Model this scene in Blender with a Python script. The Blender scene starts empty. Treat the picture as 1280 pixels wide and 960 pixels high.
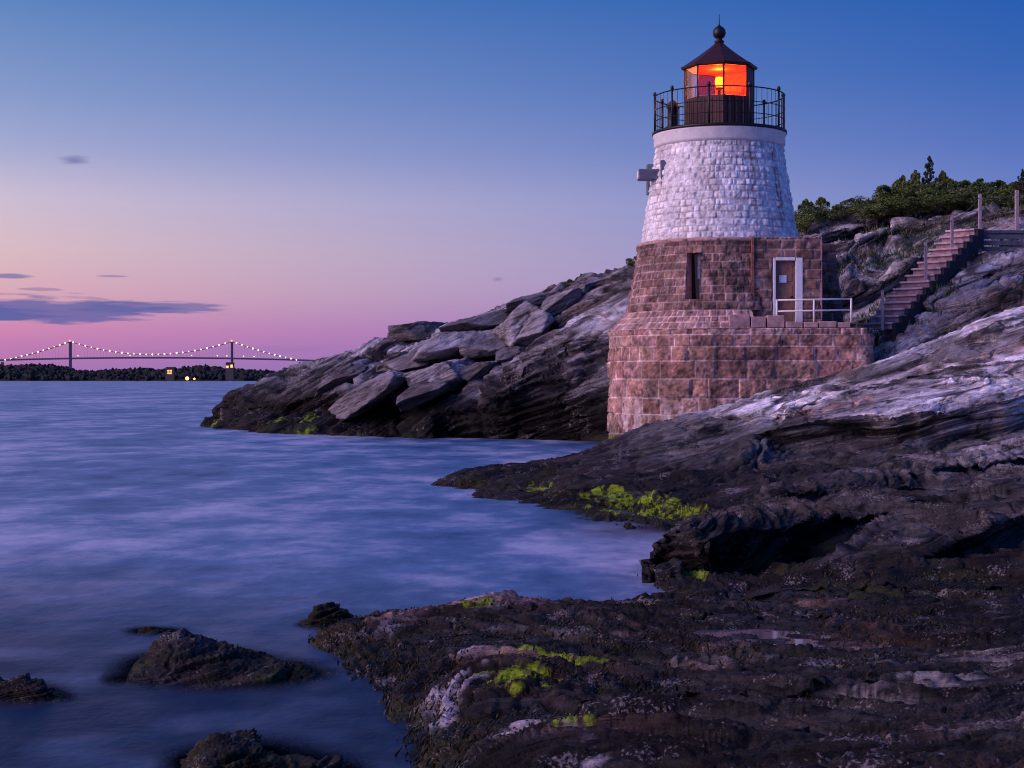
import bpy, math, random
import numpy as np
from mathutils import Vector

# ------------------------------------------------------------------ camera / world / sun
F, CH, HY = 2040.0, 2.8, 474.5          # focal length in photo pixels, camera height, horizon row
sc = bpy.context.scene
COL = sc.collection
cam_d = bpy.data.cameras.new("camera"); cam = bpy.data.objects.new("camera", cam_d); COL.objects.link(cam)
cam.location = (0, 0, CH); cam.rotation_euler = (math.radians(90), 0, 0)
cam_d.sensor_width = 36; cam_d.lens = 36 * F / 1280
cam_d.shift_y = -(480 - HY) / 1280
cam_d.clip_start = 0.1; cam_d.clip_end = 80000
sc.camera = cam
sc.view_settings.view_transform = 'Standard'; sc.view_settings.look = 'None'
sc.view_settings.exposure = 0; sc.view_settings.gamma = 1
sc.cycles.use_denoising = True; sc.cycles.filter_width = 1.1; sc.cycles.use_adaptive_sampling = False
sc.cycles.max_bounces = 8; sc.cycles.diffuse_bounces = 3; sc.cycles.transparent_max_bounces = 16
sc.cycles.sample_clamp_indirect = 6

def lin(r, g, b, a=1.0):
    f = lambda c: (c / 255 / 12.92) if c / 255 <= 0.04045 else ((c / 255 + 0.055) / 1.055) ** 2.4
    return (f(r), f(g), f(b), a)

world = bpy.data.worlds.new("World"); sc.world = world; world.use_nodes = True
def build_world():
    nt = world.node_tree; N = nt.nodes; L = nt.links
    for n in list(N): N.remove(n)
    out = N.new('ShaderNodeOutputWorld'); bg = N.new('ShaderNodeBackground')
    tc = N.new('ShaderNodeTexCoord'); sep = N.new('ShaderNodeSeparateXYZ')
    L.new(tc.outputs['Generated'], sep.inputs[0])
    def M(op, a, b=None, c=None, clamp=False):
        n = N.new('ShaderNodeMath'); n.operation = op; n.use_clamp = clamp
        for i, v in enumerate((a, b, c)):
            if v is None: continue
            if isinstance(v, (int, float)): n.inputs[i].default_value = v
            else: L.new(v, n.inputs[i])
        return n.outputs[0]
    az = M('ARCTAN2', sep.outputs[0], sep.outputs[1])        # radians, 0 = straight ahead, + to the right
    el = M('ARCSINE', sep.outputs[2])
    def mapr(v, a, b, c, d, cl=True):
        n = N.new('ShaderNodeMapRange'); n.clamp = cl
        L.new(v, n.inputs[0])
        for i, x in enumerate((a, b, c, d)): n.inputs[i + 1].default_value = x
        return n.outputs[0]
    elt = mapr(el, 0, math.radians(90), 0, 1)
    deg = 1 / 90
    def ramp(stops):
        n = N.new('ShaderNodeValToRGB'); cr = n.color_ramp; cr.interpolation = 'B_SPLINE' if False else 'LINEAR'
        while len(cr.elements) > 1: cr.elements.remove(cr.elements[-1])
        cr.elements[0].position = stops[0][0] * deg; cr.elements[0].color = lin(*stops[0][1])
        for p, c in stops[1:]:
            e = cr.elements.new(p * deg); e.color = lin(*c)
        L.new(elt, n.inputs[0]); return n.outputs[0]
    left = ramp([(0, (158, 118, 180)), (0.9, (196, 122, 180)), (1.7, (216, 138, 180)), (2.9, (228, 174, 184)), (4.4, (228, 194, 198)),
                 (6.2, (212, 196, 216)), (7.8, (172, 176, 214)), (9.6, (140, 160, 207)), (13, (92, 134, 194)),
                 (22, (62, 104, 176)), (45, (40, 80, 155)), (90, (28, 62, 130))])
    right = ramp([(0, (112, 116, 188)), (1.5, (122, 122, 192)), (3.5, (130, 138, 202)), (6, (112, 132, 200)), (8, (86, 116, 192)),
                  (10.5, (56, 102, 184)), (13, (36, 92, 178)), (22, (38, 84, 165)), (45, (32, 72, 150)), (90, (26, 60, 130))])
    west = ramp([(0, (255, 178, 170)), (5, (255, 205, 200)), (12, (232, 205, 225)), (25, (140, 150, 215)), (45, (70, 95, 180)), (90, (28, 62, 130))])
    back = ramp([(0, (55, 90, 180)), (12, (50, 110, 212)), (30, (48, 112, 215)), (60, (36, 86, 182)), (90, (28, 62, 130))])
    def mix(f, a, b):
        n = N.new('ShaderNodeMix'); n.data_type = 'RGBA'
        if isinstance(f, (int, float)): n.inputs[0].default_value = f
        else: L.new(f, n.inputs[0])
        for i, v in ((6, a), (7, b)):
            if isinstance(v, tuple): n.inputs[i].default_value = v
            else: L.new(v, n.inputs[i])
        return n.outputs[2]
    c = mix(M('POWER', mapr(az, math.radians(-19.5), math.radians(17), 0, 1), .82), left, right)
    # the after-glow sits to the left, past the edge of the picture
    d = M('ABSOLUTE', M('SUBTRACT', az, math.radians(-88)))
    c = mix(mapr(az, math.radians(30), math.radians(80), 0, 1), c, back)
    c = mix(mapr(az, math.radians(-125), math.radians(-150), 0, 1), c, back)
    c = mix(mapr(d, math.radians(62), math.radians(25), 0, 1), c, west)
    # clouds: low streaks on the left, one small puff higher, in direction space
    comb = N.new('ShaderNodeCombineXYZ'); L.new(az, comb.inputs[0]); L.new(el, comb.inputs[1])
    def noise(sx, sy, scale, det=4, off=0):
        m = N.new('ShaderNodeMapping'); L.new(comb.outputs[0], m.inputs[0])
        m.inputs['Scale'].default_value = (sx, sy, 1); m.inputs['Location'].default_value = (off, off * .7, 0)
        n = N.new('ShaderNodeTexNoise'); n.inputs['Scale'].default_value = scale; n.inputs['Detail'].default_value = det
        L.new(m.outputs[0], n.inputs['Vector']); return n.outputs[0]
    nz = noise(1, 9, 14, 5, 3.1)
    nf = noise(1, 12, 45, 4, 8.3)
    def blob(px, py, rx, ry, k, hard=0.35):
        a0 = math.atan((px - 640) / F); e0 = math.atan((HY - py) / F)
        dx = M('DIVIDE', M('SUBTRACT', az, a0), rx / F); dy = M('DIVIDE', M('SUBTRACT', el, e0), ry / F)
        r = M('SQRT', M('ADD', M('MULTIPLY', dx, dx), M('MULTIPLY', dy, dy)))
        v = M('ADD', M('SUBTRACT', 1.0, r), M('ADD', M('MULTIPLY', M('SUBTRACT', nz, .5), 2.4 * k), M('MULTIPLY', M('SUBTRACT', nf, .5), 1.4 * k)))
        return mapr(v, 0.0, hard, 0, 1)
    parts = [blob(60, 392, 150, 19, .75), blob(190, 387, 95, 8, .8), blob(15, 351, 34, 4, .5), blob(50, 366, 26, 2.5, .6),
             blob(140, 349, 22, 1.6, .4), blob(93, 210, 19, 6, .8, .9), blob(622, 349, 9, 4, .6, .9), blob(345, 437, 130, 7, 1.0, 1.6),
             blob(-60, 398, 120, 14, .8)]
    op = [.85, .7, .7, .45, .5, .62, .5, .3, .9]
    cc = [(96, 100, 166)] * 9
    for p, o, q in zip(parts, op, cc):
        c = mix(M('MULTIPLY', p, o), c, lin(*q))
    # physical sky far below the horizon sun adds the faint airlight of dusk
    sky = N.new('ShaderNodeTexSky'); sky.sky_type = 'NISHITA'; sky.sun_disc = False
    sky.sun_elevation = math.radians(1.0); sky.sun_rotation = math.radians(-112)
    b2 = N.new('ShaderNodeBackground'); b2.inputs[1].default_value = 0.004; L.new(sky.outputs[0], b2.inputs[0])
    L.new(c, bg.inputs[0]); bg.inputs[1].default_value = 0.97
    add = N.new('ShaderNodeAddShader'); L.new(bg.outputs[0], add.inputs[0]); L.new(b2.outputs[0], add.inputs[1])
    L.new(add.outputs[0], out.inputs[0])
build_world()

sun_d = bpy.data.lights.new("sun", 'SUN'); sun = bpy.data.objects.new("sun", sun_d); COL.objects.link(sun)
sun_d.energy = 2.8; sun_d.angle = math.radians(48); sun_d.color = (1.0, 0.66, 0.80)
sun.rotation_euler = Vector((0.86, 0.33, -0.44)).to_track_quat('-Z', 'Y').to_euler()

# ------------------------------------------------------------------ numpy noise
def _h(ix, iy, iz, seed):
    h = (ix.astype(np.int64) * 374761393 + iy.astype(np.int64) * 668265263 + iz.astype(np.int64) * 2147483647 + seed * 974711) & 0xFFFFFFFF
    h = ((h ^ (h >> 13)) * 1274126177) & 0xFFFFFFFF
    h = ((h ^ (h >> 16)) * 2246822519) & 0xFFFFFFFF
    return ((h ^ (h >> 15)) & 0xFFFFFF) / float(0xFFFFFF)
def vn(p, seed=0):
    i = np.floor(p); f = p - i; i = i.astype(np.int64)
    w = f * f * f * (f * (f * 6 - 15) + 10)
    r = 0
    for dx in (0, 1):
        wx = w[:, 0] if dx else 1 - w[:, 0]
        for dy in (0, 1):
            wy = w[:, 1] if dy else 1 - w[:, 1]
            for dz in (0, 1):
                wz = w[:, 2] if dz else 1 - w[:, 2]
                r = r + wx * wy * wz * _h(i[:, 0] + dx, i[:, 1] + dy, i[:, 2] + dz, seed)
    return r * 2 - 1
def fbm(p, octv=4, seed=0, gain=.5):
    a, t, r = 1.0, 0.0, 0
    q = p.copy()
    for o in range(octv):
        r = r + a * vn(q, seed + o * 17); t += a; a *= gain; q = q * 2.03 + 11.7
    return r / t
def cells(p, seed=0):
    """nearest jittered cell: F1, F2, hash, vector to centre"""
    i = np.floor(p).astype(np.int64); n = len(p)
    f1 = np.full(n, 9.); f2 = np.full(n, 9.); hh = np.zeros(n); vec = np.zeros((n, 3))
    for dx in (-1, 0, 1):
        for dy in (-1, 0, 1):
            for dz in (-1, 0, 1):
                a, b, c = i[:, 0] + dx, i[:, 1] + dy, i[:, 2] + dz
                q = np.stack([a + .15 + .7 * _h(a, b, c, seed), b + .15 + .7 * _h(a, b, c, seed + 1), c + .15 + .7 * _h(a, b, c, seed + 2)], 1)
                v = p - q; d = np.sqrt((v * v).sum(1))
                m = d < f1
                f2 = np.where(m, f1, np.minimum(f2, d))
                hh = np.where(m, _h(a, b, c, seed + 3), hh); vec[m] = v[m]; f1 = np.where(m, d, f1)
    return f1, f2, hh, vec
def sst(a, b, x):
    t = np.clip((x - a) / (b - a), 0, 1); return t * t * (3 - 2 * t)
def at(px, py, d): return ((px - 640) / F * d, d, CH + (HY - py) / F * d)

# ------------------------------------------------------------------ mesh + object helpers
def new_mesh(name, V, quads, attrs=None, smooth=True, tris=None):
    me = bpy.data.meshes.new(name)
    V = np.asarray(V, np.float32)
    me.vertices.add(len(V)); me.vertices.foreach_set("co", V.ravel())
    q = np.asarray(quads, np.int32)
    k = q.shape[1]
    me.loops.add(q.size); me.polygons.add(len(q))
    me.loops.foreach_set("vertex_index", q.ravel())
    me.polygons.foreach_set("loop_start", np.arange(0, q.size, k, dtype=np.int32))
    me.polygons.foreach_set("use_smooth", np.full(len(q), smooth))
    me.update(calc_edges=True)
    for an, (ty, arr) in (attrs or {}).items():
        at_ = me.attributes.new(an, ty, 'POINT')
        key = 'color' if ty == 'FLOAT_COLOR' else ('vector' if ty == 'FLOAT_VECTOR' else 'value')
        at_.data.foreach_set(key, np.asarray(arr, np.float32).ravel())
    return me
def link(name, me, mat, parent=None):
    o = bpy.data.objects.new(name, me); COL.objects.link(o)
    if mat is not None: me.materials.append(mat)
    if parent is not None: o.parent = parent
    return o
def tag(o, label=None, cat=None, group=None, kind=None):
    if label: o['label'] = label
    if cat: o['category'] = cat
    if group: o['group'] = group
    if kind: o['kind'] = kind
    return o
def empty(name, loc, label, cat, group=None):
    o = bpy.data.objects.new(name, None); COL.objects.link(o); o.location = loc; o.empty_display_size = .3
    return tag(o, label, cat, group)
def grid_quads(nr, nc, wrap=False):
    i = np.arange(nr - 1)[:, None] * nc; j = np.arange(nc - 1)[None, :]
    a = (i + j).ravel()
    q = np.stack([a, a + 1, a + nc + 1, a + nc], 1)
    if wrap:
        i = np.arange(nr - 1) * nc
        q = np.vstack([q, np.stack([i + nc - 1, i, i + nc, i + 2 * nc - 1], 1)])
    return q

class MB:
    """collects simple solids (world coordinates unless the parent moves them) and links them as one mesh"""
    def __init__(s): s.v = []; s.f = []; s.sm = []
    def add(s, vs, fs, smooth=False):
        b = len(s.v); s.v += [tuple(v) for v in vs]; s.f += [tuple(b + i for i in f) for f in fs]; s.sm += [smooth] * len(fs)
    def box(s, x0, x1, y0, y1, z0, z1):
        s.add([(x0, y0, z0), (x1, y0, z0), (x1, y1, z0), (x0, y1, z0), (x0, y0, z1), (x1, y0, z1), (x1, y1, z1), (x0, y1, z1)],
              [(0, 3, 2, 1), (4, 5, 6, 7), (0, 1, 5, 4), (1, 2, 6, 5), (2, 3, 7, 6), (3, 0, 4, 7)])
    def tube(s, pts, r, n=8, r1=None, caps=True):
        pts = [Vector(p) for p in pts]; rings = []
        for k, p in enumerate(pts):
            t = (pts[min(k + 1, len(pts) - 1)] - pts[max(k - 1, 0)]).normalized()
            u = t.cross(Vector((0, 0, 1)));
            if u.length < 1e-3: u = Vector((1, 0, 0))
            u.normalize(); w = t.cross(u)
            rr = r if r1 is None else r + (r1 - r) * k / (len(pts) - 1)
            rings.append([p + (u * math.cos(2 * math.pi * a / n) + w * math.sin(2 * math.pi * a / n)) * rr for a in range(n)])
        vs = [v for g in rings for v in g]; fs = []
        for k in range(len(pts) - 1):
            for a in range(n): fs.append((k * n + a, k * n + (a + 1) % n, (k + 1) * n + (a + 1) % n, (k + 1) * n + a))
        s.add(vs, fs, n > 6)
        if caps:
            b = len(s.v) - len(vs)
            s.f += [tuple(b + a for a in range(n))[::-1], tuple(b + (len(pts) - 1) * n + a for a in range(n))]; s.sm += [False, False]
    def lathe(s, prof, n=48, c=(0, 0), a0=0.0, smooth=True, cap0=False, cap1=False):
        vs = [(c[0] + r * math.cos(a0 + 2 * math.pi * k / n), c[1] + r * math.sin(a0 + 2 * math.pi * k / n), z) for r, z in prof for k in range(n)]
        fs = [(i * n + k, i * n + (k + 1) % n, (i + 1) * n + (k + 1) % n, (i + 1) * n + k) for i in range(len(prof) - 1) for k in range(n)]
        b = len(s.v); s.add(vs, fs, smooth)
        if cap0: s.f.append(tuple(b + k for k in range(n))[::-1]); s.sm.append(False)
        if cap1: s.f.append(tuple(b + (len(prof) - 1) * n + k for k in range(n))); s.sm.append(False)
    def build(s, name, mat, parent=None, off=(0, 0, 0), bevel=0):
        me = bpy.data.meshes.new(name)
        me.from_pydata([(v[0] - off[0], v[1] - off[1], v[2] - off[2]) for v in s.v], [], s.f); me.update()
        me.polygons.foreach_set("use_smooth", s.sm)
        o = link(name, me, mat, parent)
        if bevel:
            m = o.modifiers.new("bevel", 'BEVEL'); m.width = bevel; m.segments = 2; m.limit_method = 'ANGLE'
        return o

# ------------------------------------------------------------------ materials
def mat_new(name):
    m = bpy.data.materials.new(name); m.use_nodes = True
    nt = m.node_tree; return m, nt, nt.nodes, nt.links, nt.nodes['Principled BSDF']
def simple(name, col, rough=.6, metal=0, nscale=8, namp=.25, bump=.0, emit=None, es=0):
    m, nt, N, L, P = mat_new(name)
    tc = N.new('ShaderNodeTexCoord'); n = N.new('ShaderNodeTexNoise'); n.inputs['Scale'].default_value = nscale; n.inputs['Detail'].default_value = 6
    L.new(tc.outputs['Object'], n.inputs['Vector'])
    r = N.new('ShaderNodeValToRGB'); r.color_ramp.elements[0].position = .3; r.color_ramp.elements[1].position = .7
    r.color_ramp.elements[0].color = tuple(c * (1 - namp) for c in col[:3]) + (1,); r.color_ramp.elements[1].color = tuple(min(1, c * (1 + namp)) for c in col[:3]) + (1,)
    L.new(n.outputs[0], r.inputs[0]); L.new(r.outputs[0], P.inputs['Base Color'])
    P.inputs['Roughness'].default_value = rough; P.inputs['Metallic'].default_value = metal
    if bump:
        b = N.new('ShaderNodeBump'); b.inputs['Strength'].default_value = bump; b.inputs['Distance'].default_value = .02
        L.new(n.outputs[0], b.inputs['Height']); L.new(b.outputs[0], P.inputs['Normal'])
    if emit: P.inputs['Emission Color'].default_value = emit; P.inputs['Emission Strength'].default_value = es
    return m
def rock_material(name, fine, bump, dist):
    m, nt, N, L, P = mat_new(name)
    col = N.new('ShaderNodeAttribute'); col.attribute_name = 'tone'
    st = N.new('ShaderNodeAttribute'); st.attribute_name = 'strat'
    wet = N.new('ShaderNodeAttribute'); wet.attribute_name = 'wet'
    def noise(sc_, det, rough=.6, src=st.outputs['Vector']):
        n = N.new('ShaderNodeTexNoise'); n.inputs['Scale'].default_value = sc_; n.inputs['Detail'].default_value = det; n.inputs['Roughness'].default_value = rough
        L.new(src, n.inputs['Vector']); return n.outputs[0]
    tc = N.new('ShaderNodeTexCoord')
    a = noise(fine, 8, .65); b = noise(fine * 5, 6, .7); g = noise(fine * 14, 3, .6, tc.outputs['Object'])
    vo = N.new('ShaderNodeTexVoronoi'); vo.feature = 'DISTANCE_TO_EDGE'; vo.inputs['Scale'].default_value = fine * 1.3; L.new(st.outputs['Vector'], vo.inputs['Vector'])
    ck = N.new('ShaderNodeMapRange'); L.new(vo.outputs['Distance'], ck.inputs[0]); ck.inputs[1].default_value = 0; ck.inputs[2].default_value = .07
    def mm(op, x, y):
        n = N.new('ShaderNodeMath'); n.operation = op
        for i, v in enumerate((x, y)):
            if isinstance(v, (int, float)): n.inputs[i].default_value = v
            else: L.new(v, n.inputs[i])
        return n.outputs[0]
    h = mm('ADD', mm('ADD', a, mm('MULTIPLY', b, .45)), mm('ADD', mm('MULTIPLY', g, .18), mm('MULTIPLY', ck.outputs[0], .12)))
    bp = N.new('ShaderNodeBump'); bp.inputs['Strength'].default_value = bump; bp.inputs['Distance'].default_value = dist
    L.new(h, bp.inputs['Height']); L.new(bp.outputs[0], P.inputs['Normal'])
    r = N.new('ShaderNodeMapRange'); L.new(mm('ADD', mm('MULTIPLY', a, .4), mm('ADD', mm('MULTIPLY', b, .4), mm('MULTIPLY', g, .2))), r.inputs[0])
    r.inputs[1].default_value = .4; r.inputs[2].default_value = .6; r.inputs[3].default_value = .18; r.inputs[4].default_value = 1.75
    mx = N.new('ShaderNodeVectorMath'); mx.operation = 'SCALE'; L.new(col.outputs['Color'], mx.inputs[0]); L.new(r.outputs[0], mx.inputs['Scale'])
    # pale flecks in drifts: lichen and barnacles, also painted as glints
    fl1 = noise(fine * 11, 2, .5, tc.outputs['Object']); fl2 = noise(fine * .6, 4, .6, tc.outputs['Object'])
    fr = N.new('ShaderNodeMapRange'); L.new(mm('ADD', fl1, mm('MULTIPLY', mm('SUBTRACT', fl2, .5), 1.5)), fr.inputs[0]); fr.inputs[1].default_value = .70; fr.inputs[2].default_value = .84
    fr.inputs[4].default_value = .55
    mf = N.new('ShaderNodeMix'); mf.data_type = 'RGBA'; L.new(fr.outputs[0], mf.inputs[0]); L.new(mx.outputs[0], mf.inputs[6]); mf.inputs[7].default_value = (.3, .27, .3, 1)
    L.new(mf.outputs[2], P.inputs['Base Color'])
    rr = N.new('ShaderNodeMapRange'); L.new(wet.outputs['Fac'], rr.inputs[0]); rr.inputs[3].default_value = .85; rr.inputs[4].default_value = .62
    L.new(rr.outputs[0], P.inputs['Roughness'])
    P.inputs['Specular IOR Level'].default_value = .2
    return m
def masonry_material(name, bump=.6, rough=.85, scale=9):
    m, nt, N, L, P = mat_new(name)
    col = N.new('ShaderNodeAttribute'); col.attribute_name = 'tone'
    tc = N.new('ShaderNodeTexCoord')
    n = N.new('ShaderNodeTexNoise'); n.inputs['Scale'].default_value = scale; n.inputs['Detail'].default_value = 8; n.inputs['Roughness'].default_value = .65
    n2 = N.new('ShaderNodeTexNoise'); n2.inputs['Scale'].default_value = scale * .25; n2.inputs['Detail'].default_value = 5
    L.new(tc.outputs['Object'], n.inputs['Vector']); L.new(tc.outputs['Object'], n2.inputs['Vector'])
    r = N.new('ShaderNodeMapRange'); L.new(n.outputs[0], r.inputs[0]); r.inputs[1].default_value = .3; r.inputs[2].default_value = .7; r.inputs[3].default_value = .62; r.inputs[4].default_value = 1.3
    r2 = N.new('ShaderNodeMapRange'); L.new(n2.outputs[0], r2.inputs[0]); r2.inputs[1].default_value = .35; r2.inputs[2].default_value = .65; r2.inputs[3].default_value = .8; r2.inputs[4].default_value = 1.12
    mu = N.new('ShaderNodeMath'); mu.operation = 'MULTIPLY'; L.new(r.outputs[0], mu.inputs[0]); L.new(r2.outputs[0], mu.inputs[1])
    mx = N.new('ShaderNodeVectorMath'); mx.operation = 'SCALE'; L.new(col.outputs['Color'], mx.inputs[0]); L.new(mu.outputs[0], mx.inputs['Scale'])
    L.new(mx.outputs[0], P.inputs['Base Color']); P.inputs['Roughness'].default_value = rough
    bp = N.new('ShaderNodeBump'); bp.inputs['Strength'].default_value = bump; bp.inputs['Distance'].default_value = .02
    L.new(n.outputs[0], bp.inputs['Height']); L.new(bp.outputs[0], P.inputs['Normal'])
    return m

M_iron = simple("black iron", (.012, .011, .013), .45, .3, 20, .3)
M_red = simple("dark red boards", (.055, .012, .012), .55, 0, 12, .35)
M_roof = simple("dark red roof", (.05, .014, .016), .5, .2, 6, .35)
M_white = simple("white paint", (.74, .72, .72), .6, 0, 5, .12, .3)
M_rail = simple("white pipe", (.8, .74, .72), .45, 0, 9, .08)
M_frame = simple("white door frame", (.72, .74, .78), .5, 0, 7, .1)
M_door = simple("brown door wood", (.24, .12, .09), .6, 0, 6, .3)
M_sign = simple("pale sign plate", (.55, .68, .85), .5)
M_dark = simple("dark interior", (.01, .01, .012), .9)
M_wood = simple("weathered post wood", (.46, .34, .34), .8, 0, 14, .3, .4)
M_step = simple("pink granite step", (.42, .26, .25), .85, 0, 5, .35, .6)
M_tread = simple("lightened tread", (.68, .48, .49), .8, 0, 5, .3, .4)  # paler than the riser: light on the steps put into the colour
M_string = simple("dark stringer wood", (.03, .025, .03), .85, 0, 9, .4)
M_deckwood = simple("grey deck boards", (.10, .11, .14), .85, 0, 6, .35)
M_rope = simple("steel cable", (.12, .11, .12), .5, .5)
M_pier = simple("bridge steel", (.05, .05, .09), .7)
M_steelgreen = simple("bridge deck steel", (.07, .06, .10), .7)
M_inner = simple("lit white interior", (.8, .5, .2), .7, 0, 4, .08)
M_bulb = simple("lamp glow", (1, .8, .3), .5, emit=(1, .75, .02, 1), es=12)
M_glowstrip = simple("painted lamplight strip", (.85, .6, .15), .4, .3, emit=(1, .5, .02, 1), es=1.2)  # glowing strip standing in for lamplight on the back wall
M_necklace = simple("bridge light", (1, .9, .7), .5, emit=(1, .66, .3, 1), es=3.2)
M_warm = simple("house light", (1, .7, .3), .5, emit=(1, .36, .05, 1), es=2.0)
M_beacon = simple("red beacon", (1, .2, .1), .5, emit=(1, .12, .1, 1), es=5)
def glass_mat(name, col, solid, amt, ior=1.4):
    m, nt, N, L, P = mat_new(name); N.remove(P); out = N['Material Output']
    t = N.new('ShaderNodeBsdfTransparent'); t.inputs[0].default_value = col
    g = N.new('ShaderNodeBsdfGlossy'); g.inputs['Roughness'].default_value = .05; g.inputs[0].default_value = (.9, .9, .95, 1)
    fr = N.new('ShaderNodeFresnel'); fr.inputs[0].default_value = ior
    tr = N.new('ShaderNodeBsdfTranslucent'); tr.inputs[0].default_value = solid
    a = N.new('ShaderNodeMixShader'); a.inputs[0].default_value = amt; L.new(t.outputs[0], a.inputs[1]); L.new(tr.outputs[0], a.inputs[2])
    b = N.new('ShaderNodeMixShader'); L.new(fr.outputs[0], b.inputs[0]); L.new(a.outputs[0], b.inputs[1]); L.new(g.outputs[0], b.inputs[2])
    L.new(b.outputs[0], out.inputs[0]); return m
M_redglass = glass_mat("red glass", (1, .34, .4, 1), (1, .14, .02, 1), .03)
M_clear = glass_mat("clear glass", (.99, .93, .98, 1), (.9, .6, .6, 1), .01, 1.12)
M_stone = masonry_material("pink granite masonry", 1.0)
M_paintstone = masonry_material("whitewashed masonry", .45, .7, 7)
M_rock_near = rock_material("gneiss near", 3.4, 1.0, .07)
M_rock_mid = rock_material("gneiss middle", 2.8, 1.0, .11)
M_rock_far = rock_material("gneiss far", 1.0, 1.0, .28)

# ------------------------------------------------------------------ rock masses
def rbf(ctrl, c):
    P = np.array([(x, y) for x, y, z in ctrl], float); Z = np.array([z for x, y, z in ctrl], float)
    mu = P.mean(0); n = len(P)
    k = lambda A, B: -np.sqrt(((A[:, None, :] - B[None]) ** 2).sum(2) + c * c)
    K = k(P, P) + np.eye(n) * 1e-3; T = np.c_[np.ones(n), P - mu]
    A = np.block([[K, T], [T.T, np.zeros((3, 3))]])
    w = np.linalg.lstsq(A, np.r_[Z, 0, 0, 0], rcond=None)[0]
    def f(x, y):
        s = x.shape; Q = np.c_[x.ravel(), y.ravel()]; out = np.empty(len(Q))
        for i in range(0, len(Q), 60000):
            q = Q[i:i + 60000]; out[i:i + 60000] = k(q, P) @ w[:n] + np.c_[np.ones(len(q)), q - mu] @ w[n:]
        return out.reshape(s)
    return f
HF = {}     # smooth height functions, used again for the water depth and for planting
def bedding(dip, tilt, strike=0):
    n = np.array([-math.sin(math.radians(dip)), -math.sin(math.radians(tilt)), 1.0]); n /= np.linalg.norm(n)
    a = np.array([math.cos(math.radians(dip)), math.sin(math.radians(strike)), math.sin(math.radians(dip))]); a -= n * (a @ n); a /= np.linalg.norm(a)
    return a, np.cross(n, a), n
def saw(s, sharp=.18):
    f = s - np.floor(s)                      # a ledge: grows slowly upward, then undercuts quickly
    return np.where(f < 1 - sharp, f / (1 - sharp), (1 - f) / sharp)
ALGAE = []  # (x, y, rx, ry) patches of lime green weed, world metres
def shade_rock(P, Nn, s_, strat, sc_, dry, dark, wetz, lichen=.5, seed=0, wetfade=.5, light=(.36, .33, .34), band=1.0):
    """mineral colour, wet zone, algae; dry also carries painted highlights"""
    n1 = fbm(P / (sc_ * 2.2), 4, seed + 5); n2 = fbm(strat * 2.5 / sc_, 4, seed + 9)
    S_ = strat / np.array((.14, .4, 2.0)) / sc_
    vein = fbm(S_ / np.array((3.0, 1.2, .16)), 4, seed + 60, .6); vein2 = fbm(S_ / np.array((1.2, .5, .05)), 3, seed + 61, .6)
    t = np.clip(.6 + .8 * n1 + .5 * n2 * band + .9 * vein + .5 * vein2, 0, 1)[:, None]
    A = np.array(light); B = np.array((.06, .05, .058)); C = np.array((.2, .125, .11))
    base = B * (1 - t) + A * t
    rust = sst(.25, .6, fbm(P / (sc_ * 1.3) + 40, 3, seed + 21))[:, None] * .6
    base = base * (1 - rust) + C * rust
    base = base * dry
    ckk = 1 - sst(.02, .1, np.abs(fbm(S_ / np.array((3.2, 1.5, .3)) + 9, 3, seed + 66)))
    base = base * (1 - .85 * ckk[:, None])
    lich = sst(.12, .3, fbm(S_ / np.array((1.5, .8, .25)) + 20, 4, seed + 63)) * .75
    base = base * (1 - lich[:, None]) + np.array((.03, .028, .03)) * lich[:, None]
    z = P[:, 2] + .35 * wetfade * fbm(P / sc_ + 7, 3, seed + 3)
    w = 1 - sst(wetz, wetz + wetfade, z)
    wc = np.array((.0115, .0095, .0105)) * (1 + .9 * np.clip(n2 + n1 + 2.2 * vein, -.8, 2.4)[:, None]) * dark
    col = base * (1 - w[:, None]) + wc * w[:, None]
    # olive weed just above the water
    ow = (1 - sst(.12, .5, z)) * sst(-.1, .35, fbm(P / (sc_ * .8) + 3, 3, seed + 31)) * w
    col = col * (1 - .7 * ow[:, None]) + np.array((.03, .034, .008)) * .7 * ow[:, None]
    alg = np.zeros(len(P))
    for (ax, ay, rx, ry) in ALGAE:
        q = ((P[:, 0] - ax) / rx) ** 2 + ((P[:, 1] - ay) / ry) ** 2
        m = q < 6
        if m.any():
            n = fbm(np.c_[P[m, 0] / rx, P[m, 1] / ry, P[m, 2]] * 3.2, 4, seed + 77)
            n5 = fbm(P[m] * 9, 3, seed + 78)
            alg[m] = np.maximum(alg[m], sst(0.25, .8, (1.1 - q[m]) * .8 + 1.6 * n + .9 * n5))
    col = col * (1 - alg[:, None]) + np.array((.2, .3, .01)) * alg[:, None]
    return np.clip(col, .004, 1), w, alg
MASS = {}
def lipwarp(px, Y, lips, seed):
    """steepen the slope into a cliff right below each brow line; returns the depth to read the height at and an undercut"""
    Yw = Y.copy(); U = np.zeros_like(Y)
    for li, (pts, und) in enumerate(lips):
        p = np.array(pts, float)
        dl = np.interp(px, p[:, 0], p[:, 1]); w = np.interp(px, p[:, 0], p[:, 2], left=0, right=p[-1, 2])
        wob = fbm(np.c_[px.ravel() / 150., np.full(px.size, li * 9.7), np.zeros(px.size)], 4, seed + 200).reshape(px.shape)
        dl = dl + w * .45 * wob; w = np.maximum(w, 1e-3)
        t = Y - dl; s_ = .09 * w; tn = np.minimum(t, 0)
        g = -w * (1 - np.exp(tn / s_)) * np.exp(tn / (2.6 * w))
        Yw = Yw + np.where(t < 0, g, 0)
        U = U + np.where(t < 0, und * w * (1 - np.exp(tn / (s_ * .8))) * np.exp(tn / (w * .4)), 0)
    return Yw, U
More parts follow.
